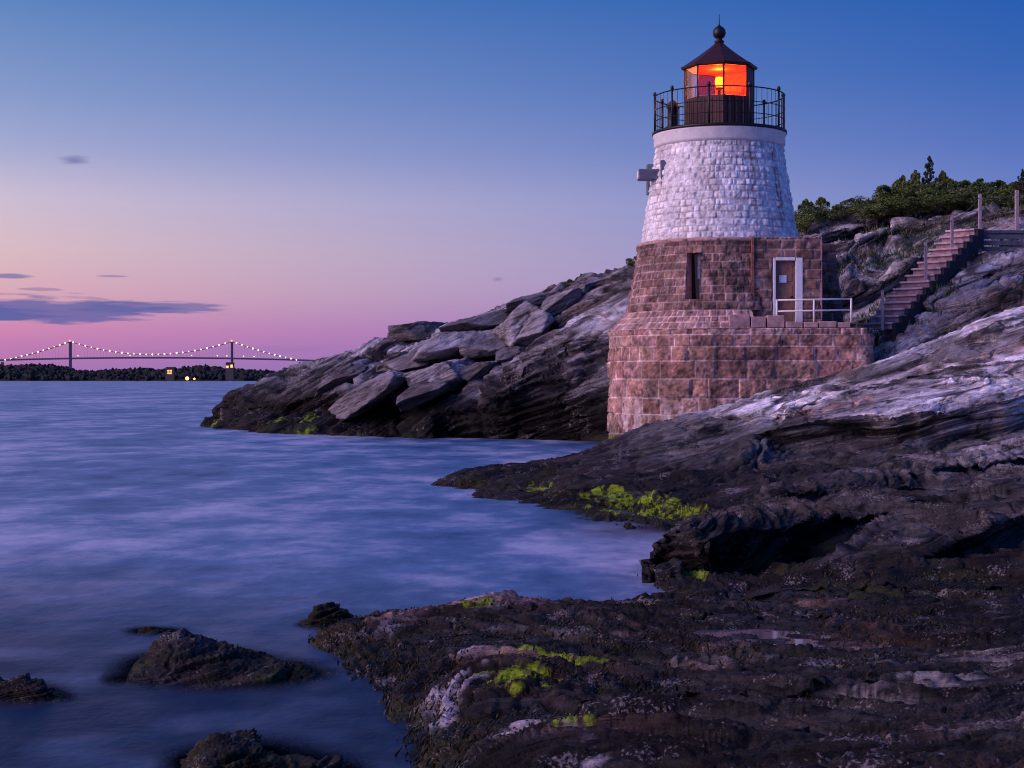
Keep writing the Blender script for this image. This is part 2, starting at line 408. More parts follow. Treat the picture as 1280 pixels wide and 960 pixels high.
def mass(name, ctrl, c, pxs, d0, d1, nrow, bed, scale, amp, mat, shade, seed=1, label=None, cat=None, kind='structure', flat=(), group=None, zmin=-1.3, cell=1.0, lips=(), rough=1.0, blk=1.0, lay=1.0):
    f0 = rbf(ctrl, c)
    def f(x, y):
        return f0(x, lipwarp(x / np.maximum(y, .1) * F + 640, y, lips, seed)[0])
    HF[name] = (f, pxs[0], pxs[-1], d0, d1)
    pxs = np.asarray(pxs, float); az = (pxs - 640) / F
    K = 500
    dd = np.linspace(d0, d1, K); X = az[None] * dd[:, None]; Y = np.repeat(dd[:, None], len(az), 1)
    Z = np.clip(f(X, Y), zmin, 60)
    # rows follow the slope of each column, so steep faces get their share
    seg = np.sqrt((np.diff(Y, axis=0) * .45) ** 2 + np.diff(Z, axis=0) ** 2) * np.where((Z[1:] <= zmin + .01), .15, 1) / (Y[1:] / d0) ** .5
    cum = np.vstack([np.zeros(len(az)), np.cumsum(seg, 0)])
    if len(az) > 3:   # keep neighbouring columns in step
        ker = np.ones(9) / 9; pad = np.pad(cum, ((0, 0), (4, 4)), 'edge')
        cum = sum(pad[:, i:i + cum.shape[1]] for i in range(9)) / 9
    Yr = np.empty((nrow, len(az)))
    for j in range(len(az)): Yr[:, j] = np.interp(np.linspace(0, cum[-1, j], nrow), cum[:, j], dd)
    Xr = az[None] * Yr; Zr = np.clip(f(Xr, Yr), zmin, 60)
    G = np.stack([Xr, Yr, Zr], 2)
    def normals(G):
        du = np.gradient(G, axis=1); dv = np.gradient(G, axis=0)
        n = np.cross(du, dv); n /= np.linalg.norm(n, axis=2, keepdims=True) + 1e-9
        return n
    Nn = normals(G).reshape(-1, 3); P = G.reshape(-1, 3)
    a, b, n = bed
    U = lipwarp(Xr / Yr * F + 640, Yr, lips, seed)[1].ravel() if len(lips) else 0
    warp = fbm(P / (scale * 9), 3, seed) * scale * .9
    def coords(P): return np.stack([P @ a, P @ b, P @ n + warp], 1)
    S = coords(P)
    horiz = Nn.copy(); horiz[:, 2] *= .5
    horiz /= np.linalg.norm(horiz, axis=1, keepdims=True) + 1e-9
    sf = lambda x, y, z, o, sd: fbm(np.c_[S[:, 0] / (scale * x), S[:, 1] / (scale * y), S[:, 2] / (scale * z)], o, seed + sd)
    # joint blocks, long along the strike and flat across the beds
    Q = np.stack([S[:, 0] / (scale * 6.5 * cell), S[:, 1] / (scale * 3.4 * cell), S[:, 2] / (scale * 1.3 * cell)], 1)
    Q = Q + .12 * np.stack([sf(3, 2, 2, 2, 50), sf(3, 2, 2, 2, 51), sf(3, 2, 2, 2, 52)], 1)
    F1, F2, hh, vec = cells(Q, seed + 4)
    D = blk * scale * amp * (.75 * (hh - .5) + .5 * (vec[:, 0] * (hh - .5) + vec[:, 1] * (.5 - hh)) - .5 * (1 - sst(0, .07, F2 - F1)) * (.4 + hh))
    l1 = saw(S[:, 2] / scale + .3 * sf(6, 3, 3, 3, 8)); k1 = sst(-.35, .3, sf(14, 6, 1.2, 3, 13))
    l2 = saw(S[:, 2] / (scale * .31) + .35 * sf(4, 2, 2, 3, 12), .3); k2 = sst(-.3, .3, sf(5, 2.5, .4, 3, 15))
    l3 = saw(S[:, 2] / (scale * .11) + .4 * sf(2.5, 1.2, 1, 2, 16), .35); k3 = sst(-.2, .4, sf(2.5, 1.2, .2, 3, 18))
    D = D + lay * scale * amp * (.8 * (l1 - .5) * k1 + .6 * (l2 - .5) * k2 + .3 * (l3 - .5) * k3)
    D = D + scale * amp * (.3 * rough * sf(3.5, 2, 1.4, 4, 14) + .2 * lay * sf(2.4, 1.0, .12, 4, 19) + .09 * rough * fbm(P / (scale * .35), 4, seed + 20, .6))
    F1b, F2b, hb, vb = cells(Q * np.array((2.4, 2.6, 2.2)) + .15 * sf(1, .6, .5, 2, 71)[:, None], seed + 24)
    D = D + blk * scale * amp * (.26 * (hb - .5) - .16 * (1 - sst(0, .08, F2b - F1b)))
    ck = 1 - sst(.0, .07, np.abs(sf(3.2, 1.5, .3, 3, 90)))
    ck2 = 1 - sst(.0, .09, np.abs(sf(1.4, .7, .12, 3, 95)))
    D = D - scale * amp * (.32 * ck + .14 * ck2)
    D = np.clip(D, -1.1 * scale * amp, 1.1 * scale * amp)
    for (fx, fy, fr, fz) in flat:
        m = 1 - sst(.55, 1.35, np.sqrt(((P[:, 0] - fx) / fr[0]) ** 2 + ((P[:, 1] - fy) / fr[1]) ** 2))
        D = D * (1 - m); P[:, 2] = P[:, 2] * (1 - m) + (fz - .035 + .05 * fbm(P * np.array((3.5, 3.5, 0)), 4, 501)) * m
    P2 = P + horiz * D[:, None]
    if len(lips): P2[:, 1] += U; P2[:, 0] += U * (P2[:, 0] / P2[:, 1])
    G2 = P2.reshape(G.shape)
    # ragged, hidden rim
    S2 = coords(P2)
    strat = np.stack([S2[:, 0] * .14, S2[:, 1] * .4, S2[:, 2] * 2.0], 1)
    colr, wet, alg = shade(P2, Nn, S2[:, 2], strat)
    q = grid_quads(nrow, len(az))
    keep = (P2[q, 2].max(1) > zmin + .12); q = q[keep]
    me = new_mesh(name, P2, q, {'tone': ('FLOAT_COLOR', np.c_[colr, np.ones(len(colr))]), 'strat': ('FLOAT_VECTOR', strat), 'wet': ('FLOAT', wet)})
    o = link(name, me, mat); tag(o, label, cat, group, kind)
    MASS[name] = (P2, alg, Nn)
    return o
def cols(a, b, step, fa=0, fb=1280, coarse=6):
    if b == 1700: return cols(a, 1699, step) + list(range(1712, 3400, 13))
    l = []
    x = a
    while x < b:
        l.append(x); x += step if fa - 30 <= x <= fb + 30 else coarse
    l.append(b); return l

W = at
def Zp(px, d, z): return ((px - 640) / F * d, d, z)

# lime weed patches seen in the photo (pixel, depth -> world)
def alg_patch(px, py, d, rx, ry): x, y, z = at(px, py, d); ALGAE.append((x, y, rx, ry))
alg_patch(672, 600, 39.0, .3, .6); alg_patch(765, 612, 36.2, .35, .9); alg_patch(795, 628, 34.6, .75, 1.6); alg_patch(825, 640, 33.3, .5, .9)
alg_patch(740, 612, 36.5, .35, .7); alg_patch(858, 642, 32.8, .35, .8); alg_patch(765, 545, 46.3, .35, .5)
alg_patch(690, 828, 14.3, .5, .5); alg_patch(648, 850, 13.3, .3, .4); alg_patch(720, 910, 11.25, .26, .26); alg_patch(735, 826, 14.4, .22, .2)
alg_patch(598, 765, 17.6, .16, .3); alg_patch(872, 710, 22.0, .2, .3)
alg_patch(385, 538, 82.5, .6, 1.0); alg_patch(345, 525, 87.5, .6, 1.0); alg_patch(384, 518, 86.5, .5, .9); alg_patch(268, 524, 96, .3, .8)

# --- E: the foreground ledge
E = [W(1280, 752, 18.6), W(1150, 758, 18.4), W(1000, 756, 18.6), W(900, 752, 18.9), W(820, 749, 19.3), W(740, 757, 18.6), W(680, 752, 18.5), W(622, 745, 18.5), W(560, 762, 17.6),
     W(500, 776, 16.9), W(440, 780, 17.0), W(400, 790, 17.2),
     Zp(380, 17.6, -.15), Zp(420, 15.4, -.1), Zp(455, 14.4, -.05), Zp(480, 13.3, -.1), Zp(505, 12.6, -.05), Zp(480, 11.6, -.2), Zp(440, 10.5, -.4), Zp(420, 9, -.6), Zp(400, 7, -.8),
     Zp(330, 17, -.7), Zp(350, 13, -.7), Zp(300, 9, -1.2),
     Zp(1500, 20.5, .5), Zp(1280, 20.0, .2), Zp(1000, 20.2, .0), Zp(850, 20.4, -.15), Zp(760, 20.0, -.5), Zp(640, 20.2, -.6), Zp(540, 19.4, -.6), Zp(430, 19, -.7),
     W(520, 800, 16), W(560, 840, 14), W(600, 850, 13.2), W(650, 785, 16.4), W(700, 805, 15.4), W(700, 830, 14.2), W(680, 870, 12.6), W(560, 900, 12.4), W(590, 940, 11.3),
     W(800, 790, 16.4), W(820, 840, 13.9), W(800, 900, 11.6), W(760, 955, 9.9), W(640, 958, 10.4), W(900, 800, 15.9), W(960, 793, 16.2), W(1010, 800, 15.8), W(1100, 800, 15.6), W(950, 850, 13.1), W(1030, 900, 11.2), W(1100, 860, 12.6),
     W(960, 930, 10.2), W(1200, 820, 14.5), W(1280, 800, 15.2), W(1280, 860, 12.2), W(1200, 900, 10.9), W(1280, 955, 9.0), W(1100, 958, 9.2), W(880, 958, 9.6),
     Zp(700, 8.2, .42), Zp(900, 7.5, .6), Zp(1100, 7, .8), Zp(1400, 8, 1.1), Zp(1300, 6, 1.2), Zp(1000, 5.5, .8), Zp(700, 6, .4), Zp(1500, 13, .9), Zp(1500, 17, .7), Zp(600, 6, .1), Zp(1700, 10, 1.5), Zp(1700, 18, 1.2), Zp(2400, 8, 1.9), Zp(3400, 6, 2.2), Zp(2400, 4, 1.4), Zp(2400, 16, 2.6), Zp(3400, 16, 3.2), Zp(3400, 3, 1.8), Zp(640, 3.5, -.3), Zp(1300, 3.5, .9), Zp(2400, 21, 2.8)]
PUD = [(at(968, 793, 16.2), (.62, .75)), (at(1035, 900, 11.2), (.17, .16))]
def shE(P, Nn, s, strat):
    dry = 0.12 + .1 * sst(0, 3, P[:, 0]) ; dry = dry + 1.7 * sst(.0, .4, fbm(P / np.array((1.6, .9, .5)) + 5, 4, 91, .6))  # patches brightened as lit ledges and highlights, in the tone itself
    col, w, a = shade_rock(P, Nn, s, strat, .5, dry[:, None] * .45, .62, .08, seed=11, wetfade=.35)
    wm = sst(.0, .35, fbm(P / np.array((1.8, 1.2, .6)) + 15, 3, 97))[:, None] * (1 - a[:, None]) * .7; col = col * (1 - wm) + col * np.array((1.9, 1.15, .95)) * wm
    # white barnacle / quartz patches on the seaward side
    q = sst(.16, .42, fbm(np.c_[P[:, 0] * 1.4, P[:, 1] * 1.2, P[:, 2] * 2], 4, 93)) * np.exp(-((P[:, 0] + .35 - (14 - P[:, 1]) * .12) / .5) ** 2) * sst(.05, .2, P[:, 2]) * (1 - a)
    q = np.clip(q * 1.3, 0, .9)[:, None]
    return col * (1 - q) + np.array((.42, .38, .46)) * q, w, a
fl = [(p[0][0], p[0][1], p[1], p[0][2]) for p in PUD]
mass('rock_ledge', E, .35, cols(300, 1700, 2.0), 3.2, 21, 640, bedding(8, 10), .26, .55, M_rock_near, shE, 3, flat=fl, blk=.55, lay=1.1, rough=.9,
     lips=[([(380, 17.0, .0), (470, 15.6, .3), (560, 14.6, .3), (640, 14.2, 0)], .5), ([(820, 17.0, 0), (900, 17.2, .4), (1280, 17.2, .5)], .6), ([(640, 12.2, 0), (760, 12.0, .3), (960, 12.4, .35), (1280, 13.2, .5)], .5), ([(900, 10.2, 0), (1000, 10.4, .3), (1280, 11.0, .4)], .5), ([(500, 16.2, 0), (600, 16.0, .3), (760, 15.4, .3), (820, 15.2, 0)], .5)])

# --- D: dark middle outcrop
Dm = [Zp(822, 21.6, -.05), W(826, 688, 22.6), W(850, 668, 23.6), W(900, 645, 25), W(960, 609, 27.2), W(1030, 592, 29), W(1110, 574, 30.5), W(1200, 564, 31), W(1280, 548, 32), W(1400, 520, 33),
      W(880, 688, 22.3), W(1000, 656, 24.2), W(1130, 640, 25), W(1200, 622, 26), W(1280, 604, 27), W(1400, 580, 28),
      W(1180, 590, 28.6), W(1280, 580, 29.3), W(1000, 620, 26.6), W(1100, 612, 27.3),
      W(880, 726, 21.4), W(950, 722, 22.0), W(1000, 716, 22.5), W(1060, 712, 22.7), W(860, 742, 20.4), W(940, 740, 20.2),
      W(1125, 682, 21.7), W(1180, 657, 22.3), W(1280, 634, 23.2), W(1400, 600, 24), W(1200, 650, 24.4), W(1280, 630, 25.4),
      W(1110, 722, 21.0), W(1180, 716, 20.9), W(1280, 700, 21.2), W(1400, 690, 21.2),
      W(1000, 748, 19.3), W(1130, 750, 19.0), W(1280, 742, 18.9), W(1400, 735, 18.5), Zp(860, 18.6, -.4), Zp(1000, 17.6, -.1), Zp(1280, 17, .05), Zp(1500, 16.5, .1),
      Zp(800, 21.8, -.9), Zp(806, 24, -.9), Zp(830, 26.5, -.6), Zp(900, 29, -.3), Zp(1000, 32, .2), Zp(1150, 34, .6), Zp(1300, 35, .9), Zp(1700, 34, 2.2), Zp(3400, 34, 6), Zp(3400, 18, 3.6), Zp(2500, 26, 3.4), Zp(1700, 24, 1.6), Zp(1700, 18, .8), Zp(780, 19, -1.2)]
def shD(P, Nn, s, strat):
    dry = .2 + .85 * sst(1.0, 1.7, P[:, 2]) * sst(6, 8.5, P[:, 0]) + .15 * sst(.1, .5, fbm(P / 1.3, 3, 14))
    return shade_rock(P, Nn, s, strat, .9, dry[:, None], .7, .12, seed=21, wetfade=.6, light=(.42, .39, .43))
mass('rock_outcrop', Dm, .4, cols(770, 1700, 2.0), 16.4, 36, 520, bedding(16, 10), .42, .6, M_rock_mid, shD, 5, blk=.4, lay=1.15, rough=.7,
     lips=[([(815, 23.0, .9), (880, 22.6, 1.1), (1000, 24.5, 1.7), (1130, 25.3, 2.2), (1200, 26.3, 2.0), (1400, 28.5, 2.2)], .5), ([(1105, 21.6, 0), (1130, 22.1, .9), (1180, 22.7, 1.0), (1280, 23.6, 1.2), (1500, 24, 1.2)], .5),
           ([(1120, 28.2, 0), (1180, 29.0, .7), (1280, 29.8, .9)], .5), ([(930, 27, 0), (1000, 26.9, .5), (1120, 27.6, .5), (1200, 27.9, 0)], .3), ([(860, 20.2, 0), (950, 20.0, .5), (1280, 19.8, .6)], .4)])

# --- C: the long slab the lighthouse stands on
Cm = [W(545, 603, 43.3), W(590, 584, 43.5), W(640, 592, 42.5), W(690, 576, 43.8), W(740, 562, 45), W(775, 550, 46.6), W(820, 536, 46.4), W(860, 524, 45.4), W(900, 508, 44.8), W(960, 494, 44.8), W(1040, 474, 45.2), W(1100, 455, 45.6),
      W(1150, 436, 45.4), W(1210, 413, 45), W(1280, 388, 44.5), W(1400, 350, 44), W(1700, 300, 44),
      W(1100, 470, 43), W(1200, 445, 42), W(1280, 432, 41.5), W(1000, 500, 42), W(1100, 495, 39.5), W(1200, 480, 38.8), W(1280, 470, 38.5), W(1000, 530, 38.5), W(1040, 526, 38), W(1150, 518, 37), W(1280, 494, 37), W(1400, 470, 37),
      W(900, 545, 41.5), W(940, 545, 39.3),
      W(1000, 572, 36.6), W(1060, 566, 35.8), W(1150, 560, 35.2), W(1280, 542, 35.3), W(1400, 520, 35), Zp(1700, 36, 3.6), Zp(2500, 36, 6.5), Zp(2500, 46, 10), Zp(3400, 30, 7), Zp(3400, 50, 14),
      W(940, 600, 34.8), W(1030, 600, 33.5), W(1150, 590, 32.6), W(1280, 570, 32.8),
      W(860, 570, 39.5), W(860, 610, 35.8), W(800, 590, 39), W(800, 618, 35.6), W(880, 640, 32.8), W(740, 600, 38.5), W(700, 598, 40),
      Zp(545, 42.6, -.1), Zp(600, 38.9, -.05), Zp(680, 34.9, -.08), Zp(720, 32.2, -.08), Zp(770, 30.2, -.1), Zp(850, 29.2, -.1), Zp(920, 29.0, .0),
      Zp(850, 27.3, -.4), Zp(760, 28, -.45), Zp(690, 31, -.5), Zp(620, 35, -.5), Zp(520, 39, -.8), Zp(505, 44, -.8), Zp(560, 46, -.5), Zp(640, 46.5, -.3), Zp(700, 49, -.6), Zp(740, 52, -.8), Zp(600, 52, -1.2), Zp(600, 30, -1.2),
      Zp(900, 27, -.4), Zp(1000, 28, .0), Zp(1200, 29, .3), Zp(1500, 29, .8),
      Zp(800, 50, .7), Zp(900, 50, 1.2), Zp(1000, 50, 1.8), Zp(1100, 49, 2.6), Zp(1150, 48.5, 3.0), Zp(1280, 48, 3.7), Zp(1000, 47.5, 1.9), Zp(900, 46.5, 1.6), Zp(1400, 48, 4.6), Zp(1700, 50, 6), Zp(800, 54, .2)]
def shC(P, Nn, s, strat):
    up = sst(1.45, 2.2, P[:, 2] + .3 * fbm(P / 2, 3, 31))
    dry = .24 + 1.3 * up  # dry upper rock is paler; the slab's top highlight is painted in too
    return shade_rock(P, Nn, s, strat, 1.4, dry[:, None], .85, .45, seed=31, wetfade=1.1, light=(.60, .58, .64))
mass('rock_slab', Cm, .5, cols(480, 1700, 1.9), 27, 52, 620, bedding(17, 9), .62, .5, M_rock_mid, shC, 7, blk=.3, lay=1.2, rough=.7,
     lips=[([(930, 39.6, 0), (980, 38.8, 1.6), (1040, 38.2, 2.2), (1150, 37.3, 2.4), (1280, 37.3, 2.4), (1500, 37, 2.4)], .55), ([(1000, 42.6, 0), (1100, 41.8, .7), (1280, 40.2, .9)], .4), ([(600, 40.6, .8), (700, 37.4, 1.0), (780, 34.9, 1.2), (860, 33.6, 1.2), (900, 33, .6)], .3),
           ([(840, 44.3, 0), (900, 43.2, .6), (1000, 40.6, .8), (1060, 39.8, 0)], .4), ([(1000, 35.3, 0), (1100, 34.6, .8), (1280, 34.3, .9)], .4)])

# --- A: sea cliff behind, B: the hillside on the right (one slope)
Am = [W(262, 522, 98), W(285, 499, 98), W(330, 481, 97), W(350, 470, 96), W(400, 453, 95), W(440, 441, 94), W(480, 428, 93), W(520, 415, 92), W(570, 408, 91), W(620, 390, 90), W(650, 378, 89), W(700, 360, 88), W(720, 357, 87), W(760, 347, 85.5), W(790, 331, 84),
      W(850, 312, 82), W(930, 295, 79), W(1000, 282, 77), W(1060, 270, 75), W(1120, 265, 74), W(1180, 255, 72), W(1280, 250, 70), W(1400, 225, 68), W(1700, 190, 66),
      Zp(255, 97, -.2), Zp(300, 90.5, -.1), Zp(370, 82, -.1), Zp(480, 78.5, -.1), Zp(600, 76.2, -.1), Zp(700, 73.2, -.1), Zp(760, 70.5, -.1), Zp(800, 67, .0), Zp(850, 62, .2),
      Zp(240, 99, -1.2), Zp(280, 88, -1.2), Zp(360, 79, -1.2), Zp(480, 75, -1.2), Zp(600, 72.5, -1.2), Zp(700, 70, -1.2), Zp(760, 66, -1.2), Zp(800, 58, -1.0),
      # upper face
      W(350, 500, 91), W(420, 480, 88), W(400, 510, 86), W(480, 460, 87), W(480, 500, 82.5), W(530, 450, 87), W(560, 470, 84), W(520, 520, 80),
      W(600, 440, 86.2), W(640, 437, 83), W(690, 412, 82), W(733, 386, 81.5), W(787, 360, 79.5), W(700, 395, 84.5), W(750, 372, 83),
      W(562, 503, 80.5), W(581, 488, 81.0), W(630, 450, 80.5), W(690, 418, 79.8), W(733, 392, 78.8), W(787, 364, 77.5),
      W(556, 512, 78.2), W(622, 480, 76.8), W(662, 460, 76.3), W(703, 434, 75.6), W(771, 408, 74.2),
      W(600, 525, 76.8), W(650, 505, 75.6), W(700, 490, 74.6), W(760, 455, 73.2), W(700, 530, 73.6), W(760, 510, 71.6),
      W(830, 400, 70), W(850, 470, 66),
      # behind the crest
      Zp(300, 104, -.3), Zp(450, 102, 2), Zp(600, 100, 4), Zp(790, 96, 7), Zp(1000, 90, 9.5), Zp(1280, 88, 10.5), Zp(1700, 86, 13), Zp(2500, 86, 15), Zp(3400, 80, 16), Zp(2500, 60, 13), Zp(3400, 50, 14), Zp(2500, 46, 9),
      # right hillside
      W(1010, 300, 73), W(1060, 300, 67.5), W(1110, 285, 69), W(1060, 340, 62), W(1060, 380, 58.5), W(1060, 408, 55.5), W(1100, 345, 61), W(1130, 320, 63), W(1100, 385, 57),
      W(1170, 300, 63.5), W(1230, 280, 63), W(1280, 275, 62), W(1000, 330, 66), W(950, 360, 62), Zp(920, 57, 3.0), Zp(1000, 55, 3.8), Zp(1080, 52, 4.0),
      W(1095, 425, 52.2), W(1130, 400, 53.3), W(1165, 352, 55.3), W(1200, 322, 56.6), W(1225, 300, 57.6), W(1280, 290, 57.5), W(1400, 270, 57),
      # boss in front of the stairs
      W(1120, 440, 49), W(1140, 415, 50), W(1160, 378, 51), W(1190, 348, 51.6), W(1220, 333, 51.8), W(1280, 322, 52), W(1400, 300, 52),
      W(1160, 400, 49), W(1200, 380, 48.6), W(1240, 360, 48.8), W(1280, 350, 49), W(1180, 420, 47.6), W(1280, 384, 47.3), W(1400, 360, 47),
      Zp(1120, 47, 2.9), Zp(1180, 46.2, 3.3), Zp(1280, 46, 3.8), Zp(1400, 45.5, 4.4), Zp(1700, 45, 5.5), Zp(1700, 57, 9.5),
      Zp(1060, 48, 2.0), Zp(1000, 50, 2.2), Zp(900, 50, .6), Zp(850, 46, -.6), Zp(800, 50, -1.2)]
def shA(P, Nn, s, strat):
    far = sst(60, 66, P[:, 1])
    dry = .45 + .75 * sst(2.2, 4.5, P[:, 2] + .7 * fbm(P / 4, 3, 41))
    ex = np.interp(P[:, 0], [-3.2, -.7, .85, 2.3, 4.8, 8], [79.4, 78.4, 77.6, 76.8, 75.6, 74]); pale = sst(-.3, .6, P[:, 1] - ex) * (1 - sst(2.6, 4.2, P[:, 1] - ex)) * sst(-4, -1.5, P[:, 0]) * (1 - sst(7, 9, P[:, 0]))
    dry = dry + .75 * pale
    col, w, a = shade_rock(P, Nn, s, strat, 2.2, dry[:, None], .7, 1.3, seed=41, wetfade=1.5, light=(.42, .41, .47))
    g = sst(.1, .4, fbm(P / 2.5 + 30, 4, 45)) * sst(4.2, 5.5, P[:, 2]) * sst(12.2, 14, P[:, 0] + .0 * P[:, 2]) * sst(50, 54, P[:, 1]) * .45
    g = g[:, None]
    return col * (1 - g) + np.array((.035, .05, .02)) * g, w, a
mass('cliff', Am, .7, cols(225, 1700, 1.9), 45, 106, 760, bedding(30, 10), 1.15, .52, M_rock_far, shA, 9,
     lips=[([(540, 79, 0), (560, 78.6, 2), (622, 77.2, 3.2), (703, 76.0, 3.6), (771, 74.6, 3.6), (850, 73, 3)], .5), ([(300, 94, 0), (360, 90, 2), (420, 87, 2.5), (500, 83, 2), (540, 81, 0)], .5), ([(420, 92, 0), (500, 88.5, 2), (560, 86.5, 2.6), (640, 84.6, 2.6), (700, 83, 0)], .5),
           ([(1030, 60.5, 1.5), (1130, 60.5, 2), (1200, 61.5, 2), (1300, 61, 2)], .4), ([(990, 70.5, 2.0), (1060, 69.5, 2), (1130, 69, 2), (1280, 66, 2)], .4), ([(1120, 50.2, .6), (1180, 50.6, 1.2), (1280, 51, 1.4)], .4), ([(1130, 48.2, .6), (1200, 48.2, 1.0), (1280, 48.3, 1.2)], .4), ([(1000, 57.5, 0), (1060, 57, 1.4), (1100, 56.6, 1.0), (1130, 56, 0)], .4)])

# --- low rocks standing in the water on the left
def water_rock(pxa, pxb, d, pts, label, seed, dry=.25, drop=.05):
    c = [(p[0], p[1], p[2] - drop) for p in pts]
    for t in np.linspace(0, 2 * math.pi, 13)[:-1]:
        pm, pr = (pxa + pxb) / 2, (pxb - pxa) / 2
        c.append(Zp(pm + math.cos(t) * pr * 1.5, d + math.sin(t) * 1.8 * (pr / 140 + .45), -.95))
    def sh(P, Nn, s, strat): return shade_rock(P, Nn, s, strat, .35, dry, 1.2, .1, seed=seed, wetfade=.3)
    o = mass('boulder', c, .12, cols(pxa - 80, pxb + 80, 1.8, coarse=1.8), d - 2.6, d + 2.6, 260, bedding(12, 6), .17, .62, M_rock_near, sh, seed,
         label, 'rock', 'thing', group='low rocks awash on the left', zmin=-.9)
    HF['boulder%d' % seed] = HF.pop('boulder')
water_rock(150, 405, 15.7, [W(232, 784, 16.1), W(190, 800, 15.9), W(262, 802, 15.8), W(300, 812, 15.7), W(350, 820, 15.6), W(385, 826, 15.7), W(405, 845, 15.5), W(160, 840, 15.5), W(200, 828, 15.3), W(260, 832, 15.2), W(340, 845, 15.1), W(210, 792, 16.4), W(140, 858, 15.2)],
           'largest dark weedy rock awash left of the ledge, with a peaked top', 51)
water_rock(-40, 85, 14.6, [W(30, 855, 14.8), W(-10, 853, 14.8), W(62, 862, 14.7), W(85, 876, 14.4), W(-40, 866, 14.6)], 'low dark rock barely awash at the left edge of the photo', 52)
water_rock(215, 450, 11.8, [W(262, 911, 12.2), W(295, 906, 12.3), W(330, 922, 12.1), W(390, 940, 12.0), W(235, 928, 12.0), W(440, 957, 11.7), W(300, 945, 11.5), W(240, 955, 11.5)], 'dark rock with pale barnacles at the bottom edge left of the ledge', 53, .4, .07)
water_rock(372, 452, 18.7, [W(415, 758, 19.0), W(395, 764, 18.9), W(440, 770, 18.8), W(380, 775, 18.7)], 'small rounded dark rock behind the left end of the ledge', 54)
water_rock(150, 230, 18.0, [W(190, 782, 18.3), W(170, 784, 18.2), W(215, 785, 18.2)], 'flat dark rock barely breaking the water behind the peaked rock', 55)

# puddles on the ledge
M_pud, nt, N, L, P_ = mat_new("puddle water")
P_.inputs['Base Color'].default_value = (.1, .08, .12, 1); P_.inputs['Roughness'].default_value = .06; P_.inputs['IOR'].default_value = 1.5; P_.inputs['Specular IOR Level'].default_value = .8
for (c, r) in PUD:
    n = 40; vs = [(c[0], c[1], c[2] - .034)]
    for k in range(n):
        t = 2 * math.pi * k / n; q = 1.6
        vs.append((c[0] + r[0] * .8 * q * math.cos(t) , c[1] + r[1] * .45 * q * math.sin(t) - .35 * r[0] * math.cos(t), c[2] - .034))
    me = bpy.data.meshes.new('puddle'); me.from_pydata(vs, [], [(0, k + 1, (k + 1) % n + 1) for k in range(n)]); me.update()
    tag(link('puddle', me, M_pud), kind='structure')

